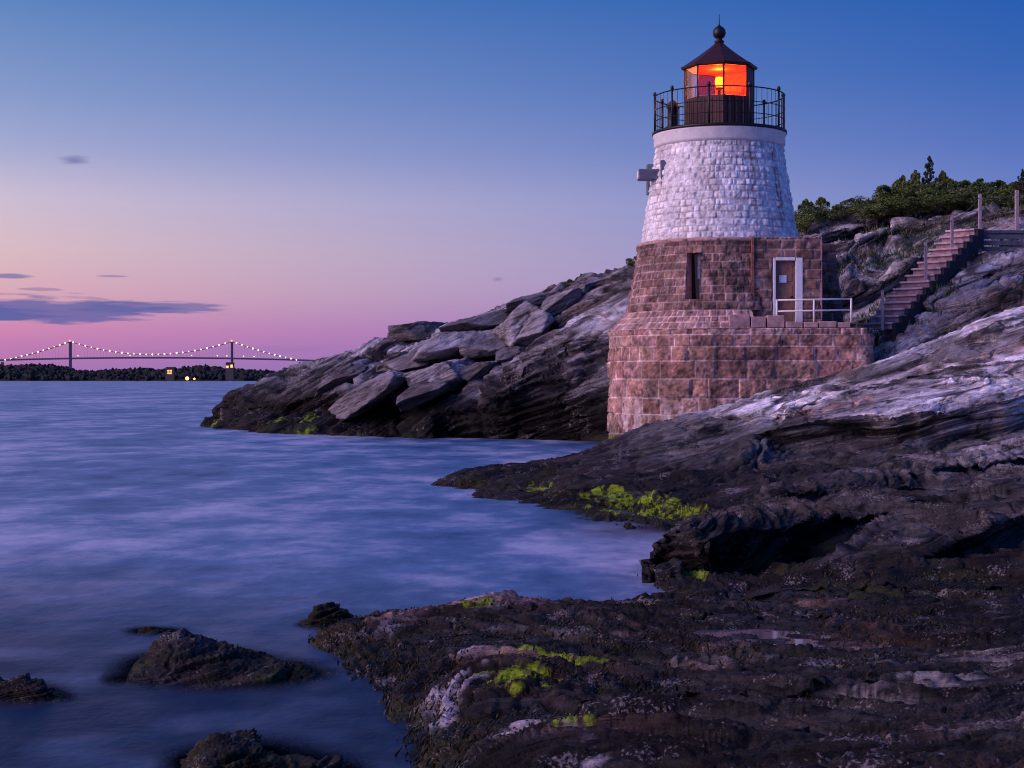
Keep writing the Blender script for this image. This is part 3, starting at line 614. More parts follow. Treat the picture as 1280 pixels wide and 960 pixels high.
# ------------------------------------------------------------------ water
def build_water():
    az = list(np.linspace(-math.pi, -.42, 60)[:-1]) + list(np.linspace(-.42, .42, 520)) + list(np.linspace(.42, math.pi, 60)[1:])
    az = np.array(az)
    dd = np.r_[np.geomspace(1.5, 110, 560), np.geomspace(115, 45000, 60)]
    A, R = np.meshgrid(az, dd); X = np.tan(np.clip(A, -.5, .5)) * R; Y = R.copy()
    far = np.abs(A) > .42
    X = np.where(far, np.sin(A) * R / math.cos(.42), X); Y = np.where(far, np.cos(A) * R / math.cos(.42), Y)
    ground = np.full(X.shape, -2.0); main = ground.copy()
    for nm, (f, p0, p1, d0, d1) in HF.items():
        px = X / np.maximum(Y, .1) * F + 640
        m = (px > p0) & (px < p1) & (Y > d0) & (Y < d1)
        if m.any():
            g = np.clip(f(X[m], Y[m]), -2, 5); pm, ym = px[m], Y[m]
            wx = (p1 - p0) * .16; wy = (d1 - d0) * .16
            e = np.minimum(np.minimum(pm - p0, np.where(p1 > 1300, 1e4, p1 - pm)) / wx, np.minimum(ym - d0, d1 - ym) / wy)
            g = g * sst(0, 1, e) - 2 * (1 - sst(0, 1, e)); ground[m] = np.maximum(ground[m], g)
            if not nm.startswith('boulder'): main[m] = np.maximum(main[m], g)
    V = np.stack([X, Y, np.zeros_like(X)], 2).reshape(-1, 3)
    n = fbm(V * np.array((1.2, 1.2, 1)), 4, 300)
    dep = -ground.ravel()
    a = sst(-.06, .62, dep + .16 * n)
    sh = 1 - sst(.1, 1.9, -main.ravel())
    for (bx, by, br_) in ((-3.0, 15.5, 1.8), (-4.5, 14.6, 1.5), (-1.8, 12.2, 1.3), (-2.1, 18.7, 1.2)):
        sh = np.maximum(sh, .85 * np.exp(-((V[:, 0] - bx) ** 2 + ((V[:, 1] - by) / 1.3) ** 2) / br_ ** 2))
    sh = np.maximum(sh, 1.0 * (1 - sst(13, 25, V[:, 1] + 3.5 * n + .5 * V[:, 0])))  # near water darkened in colour for its weaker reflection at a steeper view
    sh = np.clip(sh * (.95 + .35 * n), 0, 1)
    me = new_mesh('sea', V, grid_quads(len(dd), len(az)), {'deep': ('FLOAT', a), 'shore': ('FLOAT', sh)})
    m, nt, N, L, P = mat_new("sea water")
    at1 = N.new('ShaderNodeAttribute'); at1.attribute_name = 'deep'
    tc = N.new('ShaderNodeTexCoord')
    def noise(scale, det, vec, loc=(0, 0, 0)):
        mp = N.new('ShaderNodeMapping'); mp.inputs['Scale'].default_value = vec; mp.inputs['Location'].default_value = loc; mp.inputs['Rotation'].default_value = (0, 0, .12)
        L.new(tc.outputs['Object'], mp.inputs[0])
        n = N.new('ShaderNodeTexNoise'); n.inputs['Scale'].default_value = scale; n.inputs['Detail'].default_value = det; n.inputs['Roughness'].default_value = .62
        L.new(mp.outputs[0], n.inputs['Vector']); return n.outputs[0]
    def mm(op, x, y, cl=False):
        n = N.new('ShaderNodeMath'); n.operation = op; n.use_clamp = cl
        for i, v in enumerate((x, y)):
            if isinstance(v, (int, float)): n.inputs[i].default_value = v
            else: L.new(v, n.inputs[i])
        return n.outputs[0]
    big = noise(.09, 4, (1, .35, 1)); mid = noise(.5, 5, (1.0, .5, 1)); fin = noise(2.2, 4, (.8, .7, 1), (5, 2, 0))
    s = mm('ADD', mm('MULTIPLY', big, .45), mm('ADD', mm('MULTIPLY', mid, .4), mm('MULTIPLY', fin, .15)))
    r = N.new('ShaderNodeValToRGB'); cr = r.color_ramp
    cr.elements[0].position = .37; cr.elements[0].color = (.01, .05, .16, 1); cr.elements[1].position = .585; cr.elements[1].color = (.44, .47, .66, 1)
    e = cr.elements.new(.48); e.color = (.10, .19, .37, 1)
    L.new(s, r.inputs[0])
    at2 = N.new('ShaderNodeAttribute'); at2.attribute_name = 'shore'
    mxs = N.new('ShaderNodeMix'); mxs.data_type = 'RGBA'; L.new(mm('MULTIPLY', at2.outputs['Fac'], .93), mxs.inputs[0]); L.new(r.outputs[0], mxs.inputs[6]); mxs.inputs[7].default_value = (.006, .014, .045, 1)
    L.new(mxs.outputs[2], P.inputs['Base Color'])
    P.inputs['Roughness'].default_value = .42; P.inputs['IOR'].default_value = 1.33; P.inputs['Specular IOR Level'].default_value = .4
    bp = N.new('ShaderNodeBump'); bp.inputs['Strength'].default_value = .5; bp.inputs['Distance'].default_value = .12
    L.new(mm('ADD', mid, mm('MULTIPLY', fin, .4)), bp.inputs['Height']); L.new(bp.outputs[0], P.inputs['Normal'])
    L.new(at1.outputs['Fac'], P.inputs['Alpha'])
    sp = N.new('ShaderNodeMapRange'); L.new(at2.outputs['Fac'], sp.inputs[0]); sp.inputs[3].default_value = .4; sp.inputs[4].default_value = .06; L.new(sp.outputs[0], P.inputs['Specular IOR Level'])
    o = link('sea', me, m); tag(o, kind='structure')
build_water()

m = MB(); m.add([(-9000, -3000, -1.6), (9000, -3000, -1.6), (9000, 9000, -1.6), (-9000, 9000, -1.6)], [(0, 1, 2, 3)])
tag(m.build('seabed', simple("seabed", (.02, .025, .03), .9)), kind='structure')

def ground(x, y):
    g = -2.0
    for nm, (f, p0, p1, d0, d1) in HF.items():
        px = x / y * F + 640
        if p0 < px < p1 and d0 < y < d1: g = max(g, float(f(np.array([x]), np.array([y]))[0]))
    return g

# ------------------------------------------------------------------ lighthouse
LX, LY = 6.35, 50.0
lh = empty('lighthouse', (LX, LY, 1.0), 'stone lighthouse with whitewashed upper tower and glowing red lantern on the rocks', 'lighthouse')
LO = (LX, LY, 1.0)
PINK = [tuple(a * k for a, k in zip(c, (.92, .92, .82))) for c in [(.40, .22, .21), (.35, .18, .17), (.42, .27, .26), (.28, .15, .14), (.38, .22, .23), (.43, .26, .23), (.32, .17, .15)]]
def masonry(name, pos, u0, u1, z0, z1, du, dz, courses, blen, mat, parent, palette, mortar, depth=.035, rnd=.03, rough=.02, holes=(), wrap=False, seed=1, tint=None, jump=0):
    rng = np.random.default_rng(seed)
    u = np.arange(u0, u1 + du * .5, du); z = np.arange(z0, z1 + dz * .5, dz)
    if wrap: u = u[:-1]
    cz = np.array([z0] + [c for c in courses if z0 < c < z1] + [z1])
    ci = np.clip(np.searchsorted(cz, z, 'right') - 1, 0, len(cz) - 2)
    Uu, Zz = np.meshgrid(u, z); R = np.zeros_like(Uu); Ht = np.zeros_like(Uu); col = np.zeros(Uu.shape + (3,))
    m = np.zeros_like(Uu)
    for c in range(len(cz) - 1):
        h = cz[c + 1] - cz[c]
        e = [u0]
        while e[-1] < u1 - h * .4: e.append(e[-1] + rng.uniform(*blen) * (h / .3) ** .5)
        e[-1] = u1; e = np.array(e)
        rows = np.where(ci == c)[0]
        if len(rows) == 0: continue
        bi = np.clip(np.searchsorted(e, u, 'right') - 1, 0, len(e) - 2)
        dv = np.minimum(u - e[bi], e[bi + 1] - u)
        zz = z[rows]; dh = np.minimum(zz - cz[c], cz[c + 1] - zz)
        m[rows] = np.minimum(dv[None], dh[:, None] * 1.0)
        rr = rng.random((len(e), 5)); off = rnd * (rr[bi, 0] - .5)
        tu = (u - (e[bi] + e[bi + 1]) / 2) * (rr[bi, 1] - .5) * .25; tz = (zz - (cz[c] + cz[c + 1]) / 2)
        Ht[rows] = off[None] + tu[None] + tz[:, None] * ((rr[bi, 2] - .5) * .35)[None]
        pk = np.array(palette)[(rr[:, 3] * len(palette)).astype(int) % len(palette)] * (.85 + .3 * rr[:, 4:5])
        col[rows] = pk[bi][None]
    face = sst(.004, .03, m)
    Un = Uu.ravel(); Zn = Zz.ravel()
    Q = np.c_[Un, Zn, np.full(Un.size, seed * 3.3)]
    nz = fbm(Q * 7, 5, seed, .6).reshape(Uu.shape)
    pill = sst(.0, .12, m) * .012
    D = (Ht + nz * rough + pill) * face - depth * (1 - face)
    X, Y, Z3, nx, ny = pos(Uu, Zz)
    V = np.stack([X + nx * D, Y + ny * D, Z3], 2).reshape(-1, 3) - np.array(LO if parent is lh else (0, 0, 0))
    g = sst(.15, .6, face + .25 * nz)[..., None]
    col = col * g + np.array(mortar) * (1 - g)
    nz2 = fbm(Q * 2.6 + 5, 5, seed + 3, .65).reshape(Uu.shape)
    col *= np.clip(1 + 1.1 * nz + .9 * nz2, .25, 1.7)[..., None] if mat is M_stone else (1 + .3 * nz)[..., None]
    if tint is not None: col = tint(col, Uu, Zz, face, nz)
    q = grid_quads(len(z), len(u), wrap)
    if holes:
        cu = Un[q].mean(1); czz = Zn[q].mean(1); k = np.ones(len(q), bool)
        for (a, b, c, d) in holes: k &= ~((cu > a) & (cu < b) & (czz > c) & (czz < d))
        q = q[k]
    me = new_mesh(name, V, q, {'tone': ('FLOAT_COLOR', np.c_[np.clip(col.reshape(-1, 3), .004, 1), np.ones(len(V))])})
    return link(name, me, mat, parent)
def circ(rf, sc_u=None):
    # u = metres round the reference radius, 0 = towards the camera
    def pos(U, Z):
        r = rf(Z); ph = U / sc_u
        return LX + r * np.sin(ph), LY - r * np.cos(ph), Z, np.sin(ph), -np.cos(ph)
    return pos
# terrace base: half circle on the left, straight front, rounded right corner
RB = 3.36
def base_path(U, Z):
    L1 = RB * math.pi            # back (-180) .. front (0)
    L2 = 3.65; rc = .4; L3 = rc * math.pi / 2
    u = U; ph = np.clip(u, 0, L1) / RB - math.pi
    nx = np.sin(ph); ny = -np.cos(ph); x = RB * nx; y = RB * ny
    s1 = np.clip(u - L1, 0, L2); x = x + s1
    t = np.clip(u - L1 - L2, 0, L3) / rc
    on = u > L1 + L2
    x = np.where(on, L2 + rc * np.sin(t), x); y = np.where(on, -RB + rc * (1 - np.cos(t)), y)
    nx = np.where(on, np.sin(t), nx); ny = np.where(on, -np.cos(t), ny)
    s3 = np.clip(u - L1 - L2 - L3, 0, 9); y = y + s3
    # slightly wavy batter
    return LX + x, LY + y, Z, nx, ny
UB = RB * math.pi
def tint_base(col, U, Z, face, nz):
    n = fbm(np.c_[U.ravel() * 1.1, Z.ravel() * 1.1, np.zeros(U.size)], 4, 61).reshape(U.shape)
    dark = sst(.05, .5, n) * .45 * (1 - sst(3.6, 4.1, Z))
    col = col * (1 - dark)[..., None]
    lo = 1 - sst(.9, 1.75, Z + .5 * n)
    salt = sst(.1, .45, fbm(np.c_[U.ravel() * 5, Z.ravel() * 1.2, np.ones(U.size)], 4, 62).reshape(U.shape)) * (1 - sst(1.6, 2.5, Z + .3 * n)) * sst(.8, 1.3, Z)
    col = col * (1 - .75 * lo)[..., None]
    col = col * (1 - .7 * salt)[..., None] + np.array((.62, .52, .56)) * (.7 * salt)[..., None]
    moss = (1 - sst(.75, 1.2, Z + .5 * nz + .3 * n)) * (U < UB) * .85
    return col * (1 - moss)[..., None] + np.array((.12, .16, .01)) * moss[..., None]
base = masonry('stone_base', base_path, 0, UB + 3.65 + .63 + 4.2, -.3, 4.28, .026, .026, [.3, .72, 1.19, 1.78, 2.26, 2.81, 3.34, 3.75, 4.09], (.36, .95), M_stone, lh, PINK, (.66, .50, .50), .014, .06, .06, seed=5, tint=tint_base)
# everything above the first ledge on the round side is cut back: cap, flare, drum
def frust(r0, r1, z0, z1, p=1.0): return lambda Z: r1 + (r0 - r1) * np.clip((z1 - Z) / (z1 - z0), 0, 1) ** p
masonry('flared_plinth', circ(frust(3.40, 2.84, 4.27, 4.83, 1.15), 3.0), -9.42, 9.42, 4.27, 4.83, .024, .024, [4.46, 4.63], (.18, .36), M_stone, lh, PINK, (.64, .48, .48), .012, .06, .045, wrap=True, seed=6, holes=[(.62, 3.2, 4, 5)])
def drum_r(Z): return 2.47 + .36 * np.clip((6.95 - Z) / 2.12, 0, 1) ** 1.35
WIN = (-.42 * 2.7 - .2, -.42 * 2.7 + .22, 5.13, 6.5)
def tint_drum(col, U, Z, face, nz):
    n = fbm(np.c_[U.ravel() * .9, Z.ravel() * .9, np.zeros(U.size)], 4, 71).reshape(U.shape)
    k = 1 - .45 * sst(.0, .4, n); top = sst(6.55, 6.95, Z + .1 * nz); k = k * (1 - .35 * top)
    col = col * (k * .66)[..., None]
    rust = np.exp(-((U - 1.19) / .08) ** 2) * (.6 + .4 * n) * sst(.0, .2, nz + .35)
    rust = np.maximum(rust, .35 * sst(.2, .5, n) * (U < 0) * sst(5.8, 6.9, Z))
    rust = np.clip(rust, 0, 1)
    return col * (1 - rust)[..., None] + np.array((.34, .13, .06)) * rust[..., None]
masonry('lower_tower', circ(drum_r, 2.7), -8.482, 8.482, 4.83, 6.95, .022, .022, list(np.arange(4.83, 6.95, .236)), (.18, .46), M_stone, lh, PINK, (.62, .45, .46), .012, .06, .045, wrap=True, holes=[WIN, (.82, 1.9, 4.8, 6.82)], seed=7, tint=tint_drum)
def white_r(Z): return 1.93 + .47 * np.clip((9.9 - Z) / 2.95, 0, 1) ** 1.05
def tint_white(col, U, Z, face, nz):
    n = fbm(np.c_[U.ravel() * 2.2, Z.ravel() * .7, np.zeros(U.size)], 4, 81).reshape(U.shape)
    n2 = fbm(np.c_[U.ravel() * 9, Z.ravel() * 9, np.zeros(U.size)], 3, 82).reshape(U.shape)
    st = np.zeros_like(U)
    for uc, w, a, zt in ((.78, .06, .9, 7.0), (.86, .1, .5, 8.0), (1.72, .07, .95, 7.1), (1.86, .06, .9, 7.15), (-.75, .05, .6, 8.2), (-.95, .07, .35, 8.8), (-1.9, .12, .4, 9.2), (.1, .05, .35, 8.8)):
        st = np.maximum(st, a * np.exp(-((U - uc + .05 * n) / w) ** 2) * sst(zt, zt + .5, Z) * sst(-.15, .3, n2 + .7 * (1 - face)))
    st = np.maximum(st, .55 * (1 - face) * sst(-.05, .35, n) )
    st = np.maximum(st, .5 * sst(9.5, 9.9, Z) * sst(-.2, .3, n2) * sst(-.2, .3, n))
    st = np.clip(st, 0, 1)
    g = sst(.2, .55, fbm(np.c_[U.ravel() * 4, Z.ravel() * 5, np.ones(U.size)], 4, 83).reshape(U.shape)) * .4
    col = col * (1 - g)[..., None] + np.array((.28, .29, .36)) * g[..., None]
    return col * (1 - st)[..., None] + np.array((.30, .16, .11)) * st[..., None]
masonry('upper_tower', circ(white_r, 2.2), -6.912, 6.912, 6.95, 9.87, .02, .02, list(6.95 + np.cumsum([.2, .17, .22, .2, .18, .2, .23, .17, .2, .2, .19, .22, .18, .2])), (.15, .36), M_paintstone, lh,
        [(.76, .75, .76), (.8, .79, .8), (.72, .71, .73), (.77, .76, .76), (.68, .68, .7)], (.62, .6, .64), .011, .042, .03, wrap=True, seed=8, tint=tint_white)
# ledges, cornice, terrace floor
M_plain = simple("pink granite coping", (.42, .26, .25), .85, 0, 5, .35, .7)
m = MB(); m.lathe([(0, 6.955), (2.45, 6.955), (2.5, 6.93), (2.5, 6.85), (2.4, 6.83)], 96, (LX, LY)); m.build('water_table', M_plain, lh, LO)
m = MB(); m.lathe([(0, 9.86), (1.9, 9.86), (1.97, 9.9), (2.0, 9.95), (2.0, 10.2), (2.03, 10.24), (2.03, 10.27), (0, 10.275)], 128, (LX, LY)); m.build('cornice', M_white, lh, LO)
m = MB()
n = 64; fl_ = [(LX + (RB - .03) * math.sin(t), LY - (RB - .03) * math.cos(t), 4.25) for t in np.linspace(-math.pi, 0, n)]
fl_ += [(LX + 3.65, LY - RB + .03, 4.25), (LX + 4.0, LY - RB + .3, 4.25), (LX + 4.02, LY + .9, 4.25), (LX, LY + 3.3, 4.25)]
m.add(fl_, [tuple(range(len(fl_)))]); m.build('terrace_floor', M_plain, lh, LO)
# coping blocks along the terrace front, stepping down to the right
rng = random.Random(4); m = MB()
for (a, b, top) in ((-.13, .47, 4.66), (.49, .93, 4.6), (.95, 1.46, 4.64), (1.48, 1.98, 4.46), (2.0, 2.42, 4.45), (2.44, 2.95, 4.47), (2.97, 3.35, 4.44)):
    x = a
    m.box(LX + a, LX + b - .015, LY - 3.33 + rng.uniform(-.02, .02), LY - 2.95, 4.285, top)
m.build('coping_block', masonry_material("coping granite", .8) if False else M_plain, lh, LO, bevel=.02)
# entry block with the door
DX0, DX1, DZ0, DZ1 = 1.20, 2.09, 4.26, 6.34
def flat_pos(y, y1=None):
    def pos(U, Z): return LX + U, np.full_like(U, LY + y), Z, np.zeros_like(U), -np.ones_like(U)
    return pos
SHADEP = [tuple(v * .62 for v in c) for c in PINK]  # same granite darkened, the drum's shade put into its colour
m = MB(); m.box(LX + .6, LX + .67, LY - 2.68, LY - 2.58, 4.6, 6.93); m.build('rusty_corner_strip', simple('rusty iron', (.2, .09, .06), .8, 0, 7, .4), lh, LO)
masonry('entry_block', flat_pos(-2.6), .64, 2.64, 4.26, 6.95, .022, .022, list(np.arange(4.26, 6.9, .29)), (.25, .6), M_stone, lh, SHADEP, (.34, .25, .25), .02, .04, .02, holes=[(DX0, DX1, 4.0, DZ1)], seed=9)
def slant(U, Z): return LX + U * (1 + .0 * Z) + (6.9 - Z) * .06 * (U > 3.3), np.full_like(U, LY - 1.0), Z, np.zeros_like(U), -np.ones_like(U)
def taper(U, Z):
    k = (U - 2.72) / .7; return LX + 2.72 + k * (.62 + (6.9 - Z) * .12), np.full_like(U, LY - 1.0), Z, np.zeros_like(U), -np.ones_like(U)
masonry('buttress', taper, 2.72, 3.42, 3.6, 6.88, .024, .024, list(np.arange(3.6, 6.9, .3)), (.25, .5), M_stone, lh, [tuple(v * .6 for v in c) for c in SHADEP], (.2, .15, .15), .02, .06, .03, seed=10)
m = MB(); m.box(LX + .64, LX + 2.64, LY - 2.57, LY + 1.5, 6.9, 6.955); m.box(LX + .62, LX + .66, LY - 2.58, LY - 2.0, 4.0, 6.95); m.box(LX + 2.60, LX + 2.66, LY - 2.59, LY + 1.5, 4.0, 6.95); m.box(LX + 2.74, LX + 3.36, LY - .98, LY + 2.5, 6.8, 6.89); m.box(LX + .7, LX + 2.6, LY - 2.2, LY - 2.15, 4.26, 6.9)
m.build('entry_roof', M_plain, lh, LO)
# door
fr = MB(); yb, yf = LY - 2.4, LY - 2.635
fr.box(LX + DX0 + .03, LX + DX0 + .11, yf, yb, 4.27, DZ1 + .0); fr.box(LX + DX1 - .2, LX + DX1 + .0, yf, yb, 4.27, DZ1); fr.box(LX + DX0 + .11, LX + DX1 - .22, yf, yb, DZ1 - .08, DZ1 + .01)
door = MB(); door.box(LX + DX0 + .11, LX + DX1 - .22, LY - 2.46, LY - 2.4, 4.27, DZ1 - .08)
for k in range(3): z = 4.42 + k * .62; door.box(LX + DX0 + .17, LX + DX1 - .28, LY - 2.475, LY - 2.46, z, z + .5)
dr = door.build('door', M_door, lh, LO, bevel=.006)
def sub(mb, name, mat, bevel=0): return mb.build(name, mat, dr, LO, bevel)
sub(fr, 'frame', M_frame, .012)
m = MB(); m.box(LX + DX0 + .22, LX + DX0 + .44, LY - 2.5, LY - 2.475, 5.62, 5.84); sub(m, 'notice_plate', M_sign)
m = MB(); m.tube([(LX + DX1 - .3, LY - 2.46, 5.2), (LX + DX1 - .3, LY - 2.56, 5.2)], .03, 10); sub(m, 'handle', M_iron)
# drainpipe between drum and entry block
# slit window
M_litjamb = simple('grey shutter', (.17, .2, .28), .8)  # tone of an added board that paints the light on the right jamb
wphi = -.42
def wpt(du, r, z):
    ph = wphi + du / 2.7; return (LX + r * math.sin(ph), LY - r * math.cos(ph), z)
w_ = MB()
r0, r1 = 2.66, 2.2; zb, zt = 5.12, 6.51
a, b = -.21, .23
w_.add([wpt(a, 2.74, zb), wpt(a, r1, zb), wpt(a, r1, zt), wpt(a, 2.58, zt), wpt(b, 2.74, zb), wpt(b, r1, zb), wpt(b, r1, zt), wpt(b, 2.58, zt)],
       [(0, 1, 2, 3), (7, 6, 5, 4), (0, 4, 5, 1), (3, 2, 6, 7)])
win = w_.build('window', M_plain, lh, LO)
m = MB(); m.add([wpt(a, r1 + .02, zb), wpt(b, r1 + .02, zb), wpt(b, r1 + .02, zt), wpt(a, r1 + .02, zt)], [(0, 1, 2, 3)]); m.build('pane', simple("dark window glass", (.01, .012, .02), .08), win, LO)
m = MB(); m.add([wpt(.05, r1 + .12, 5.75), wpt(.225, r1 + .12, 5.75), wpt(.225, r1 + .12, 6.5), wpt(.05, r1 + .12, 6.5), wpt(.05, r1 + .08, 5.75), wpt(.225, r1 + .08, 5.75), wpt(.225, r1 + .08, 6.5), wpt(.05, r1 + .08, 6.5)],
     [(0, 1, 2, 3), (7, 6, 5, 4), (0, 4, 5, 1), (3, 2, 6, 7), (0, 3, 7, 4), (1, 5, 6, 2)]); m.build('lit_jamb', M_litjamb, win, LO)
# fog signal bracket on the left of the white tower, its blue shadow tone painted in
m = MB(); m.box(LX - 2.52, LX - 1.6, LY - .75, LY - .15, 8.86, 9.16); m.box(LX - 1.88, LX - 1.62, LY - 1.0, LY - .3, 8.55, 9.4)
m.box(LX - 2.2, LX - 1.9, LY + .1, LY + .5, 8.5, 9.42); m.box(LX - 2.05, LX - 1.7, LY - .3, LY + .4, 8.95, 9.1)
m.build('fog_signal_bracket', simple("white bracket toned for shade", (.13, .145, .2), .75, 0, 6, .25, .4), lh, LO, bevel=.015)
m = MB(); m.box(LX - 2.54, LX - 2.5, LY - .7, LY - .2, 8.9, 9.12); m.build('bracket_end_plate', M_white, lh, LO)
# gallery
gal = MB(); gal.lathe([(0, 10.275), (2.05, 10.275), (2.05, 10.36), (0, 10.365)], 96, (LX, LY)); gdk = gal.build('gallery_deck', M_iron, lh, LO)
RR = 1.98
def rp(deg, z, r=RR): t = math.radians(deg); return (LX + r * math.sin(t), LY - r * math.cos(t), z)
for k in range(10):
    d = -88 + 36 * k; m = MB(); m.tube([rp(d, 10.36), rp(d, 11.46)], .032, 8); m.lathe([(0, 11.44), (.045, 11.47), (.06, 11.52), (.04, 11.57), (0, 11.6)], 10, rp(d, 0)[:2])
    m.build('gallery_post', M_iron, lh, LO)
for z, r in ((11.45, .02), (11.02, .013), (10.68, .013)):
    m = MB(); m.tube([rp(k * 5, z) for k in range(73)], r, 6, caps=False); m.build('gallery_rail', M_iron, lh, LO)
m = MB()
for k in range(60):
    d = k * 6 + 2
    if (d + 88) % 36 > 1.5: m.tube([rp(d, 10.36), rp(d, 11.45)], .008, 4)
m.build('gallery_baluster', M_iron, lh, LO)['kind'] = 'stuff'
# small domed bell on the gallery
m = MB(); bx, by = LX - 1.5, LY - .85
m.lathe([(.2, 10.36), (.2, 10.42), (.17, 10.45), (.17, 10.95), (.2, 10.98), (.2, 11.02)], 20, (bx, by), cap1=True); bl = m.build('fog_bell', M_iron, lh, LO)
m = MB(); m.lathe([(.2, 11.022), (.17, 11.1), (.1, 11.17), (.03, 11.21), (0, 11.215)], 20, (bx, by)); m.build('bell_cap', M_red, bl, LO)
# lantern room: octagon with a corner towards the sea
RL = 1.06
def oc(k, z, r=RL): t = math.radians(45 * k); return (LX + r * math.sin(t), LY - r * math.cos(t), z)
m = MB()
for k in range(8):
    A0, A1, B0, B1 = oc(k, 10.36), oc(k + 1, 10.36), oc(k, 10.36, RL - .05), oc(k + 1, 10.36, RL - .05)
    up = lambda p, z: (p[0], p[1], z)
    m.add([A0, A1, up(A1, 11.36), up(A0, 11.36), B0, B1, up(B1, 11.36), up(B0, 11.36)], [(0, 1, 2, 3), (7, 6, 5, 4), (3, 2, 6, 7)])
    for j in range(7):
        t = j / 7 + .03; p = [A0[i] * (1 - t) + A1[i] * t for i in range(2)]; q = [A0[i] * (1 - t - .1) + A1[i] * (t + .1) for i in range(2)]
        t2 = math.radians(45 * k + 22.5); ox, oy = math.sin(t2) * .018, -math.cos(t2) * .018
        m.add([(p[0] + ox, p[1] + oy, 10.38), (q[0] + ox, q[1] + oy, 10.38), (q[0] + ox, q[1] + oy, 11.3), (p[0] + ox, p[1] + oy, 11.3), (p[0], p[1], 10.38), (q[0], q[1], 10.38), (q[0], q[1], 11.3), (p[0], p[1], 11.3)],
              [(0, 1, 2, 3), (0, 4, 5, 1), (1, 5, 6, 2), (2, 6, 7, 3), (3, 7, 4, 0)])
lr = m.build('lantern_wall', M_red, lh, LO)
for k in range(8):
    m = MB(); p = oc(k, 11.3, RL - .01); m.tube([p, (p[0], p[1], 12.33)], .03, 6); m.build('mullion', M_red, lr, LO)
def pane(k, mat, name, z0=11.37, z1=12.27, inset=.02, thick=.012, parent=lr):
    m = MB(); a, b = oc(k, z0, RL - inset), oc(k + 1, z0, RL - inset); c, d = oc(k, z0, RL - inset - thick), oc(k + 1, z0, RL - inset - thick)
    m.add([a, b, (b[0], b[1], z1), (a[0], a[1], z1), c, d, (d[0], d[1], z1), (c[0], c[1], z1)], [(0, 1, 2, 3), (7, 6, 5, 4), (0, 4, 5, 1), (3, 2, 6, 7)])
    return m.build(name, mat, parent, LO)
pane(-1, M_redglass, 'pane'); pane(0, M_redglass, 'pane'); pane(-2, M_clear, 'pane'); pane(-3, M_clear, 'pane'); pane(-4, M_clear, 'pane')
for k in (1, 2, 3): pane(k, M_red, 'panel', 11.3, 12.3, .0, .02); pane(k, M_inner, 'lining', 11.3, 12.3, .03, .02)
m = MB(); m.lathe([(0, 12.3), (RL - .04, 12.3)], 8, (LX, LY), math.radians(-90), False); m.lathe([(0, 12.315), (RL - .04, 12.315)], 8, (LX, LY), math.radians(-90), False); m.build('ceiling', M_inner, lr, LO)
m = MB(); m.lathe([(0, 11.3), (RL - .06, 11.3)], 8, (LX, LY), math.radians(-90), False); m.build('lantern_floor', M_inner, lr, LO)
rf = MB(); rf.lathe([(RL + .02, 12.27), (RL + .1, 12.3), (RL + .12, 12.36), (RL, 12.42), (.62, 12.72), (.3, 12.96), (.13, 13.1), (.1, 13.16)], 8, (LX, LY), math.radians(-90), False)
roof = rf.build('roof', M_roof, lh, LO)
m = MB(); m.lathe([(.13, 13.1), (.15, 13.13), (.15, 13.17), (.09, 13.2), (.09, 13.24), (.15, 13.28), (.195, 13.36), (.2, 13.43), (.18, 13.52), (.12, 13.59), (.05, 13.63), (.02, 13.68), (0, 13.69)], 24, (LX, LY)); m.build('vent_ball', M_iron, roof, LO)
m = MB(); m.tube([(LX, LY, 13.6), (LX, LY, 14.0)], .018, 6, .008); m.build('lightning_rod', M_iron, roof, LO)
m = MB(); m.lathe([(0, 11.3), (.1, 11.3), (.1, 11.5), (.05, 11.55), (.05, 11.68), (.12, 11.7), (.12, 11.74), (0, 11.745)], 16, (LX, LY)); lp = m.build('lamp_pedestal', M_iron, lh, LO)
m = MB(); m.lathe([(0, 11.75), (.1, 11.76), (.13, 11.84), (.13, 11.98), (.1, 12.06), (0, 12.08)], 16, (LX, LY)); m.build('lamp', M_bulb, lp, LO)
m = MB(); m.box(LX + .16, LX + .72, LY + .35, LY + .42, 11.7, 11.88); m.build('lamplight_strip', M_glowstrip, lp, LO)
ld = bpy.data.lights.new('lamp_light', 'POINT'); ld.energy = 85; ld.color = (1, .38, .02); ld.shadow_soft_size = .12
lo_ = bpy.data.objects.new('lamp_light', ld); COL.objects.link(lo_); lo_.parent = lh; lo_.location = (-.02, -.02, 11.2)

# white pipe rail on the terrace
tr = empty('pipe_railing', (LX + 2.4, LY - 3.1, 4.45), 'white pipe railing on the terrace in front of the lighthouse door', 'railing'); TO = tuple(tr.location)
xs = [(px - 640) / F * 46.85 for px in (971, 1017.5, 1064)]
for i, x in enumerate(xs):
    m = MB(); m.tube([(x, LY - 3.15, 4.45 if i == 0 else 4.45), (x, LY - 3.15, 5.1 + .02 * i)], .03, 10); m.build('post', M_rail, tr, TO)
for z in (5.08, 4.76): m = MB(); m.tube([(xs[0], LY - 3.15, z), (xs[1], LY - 3.15, z + .02), (xs[2], LY - 3.15, z + .04)], .024, 10); m.build('rail', M_rail, tr, TO)

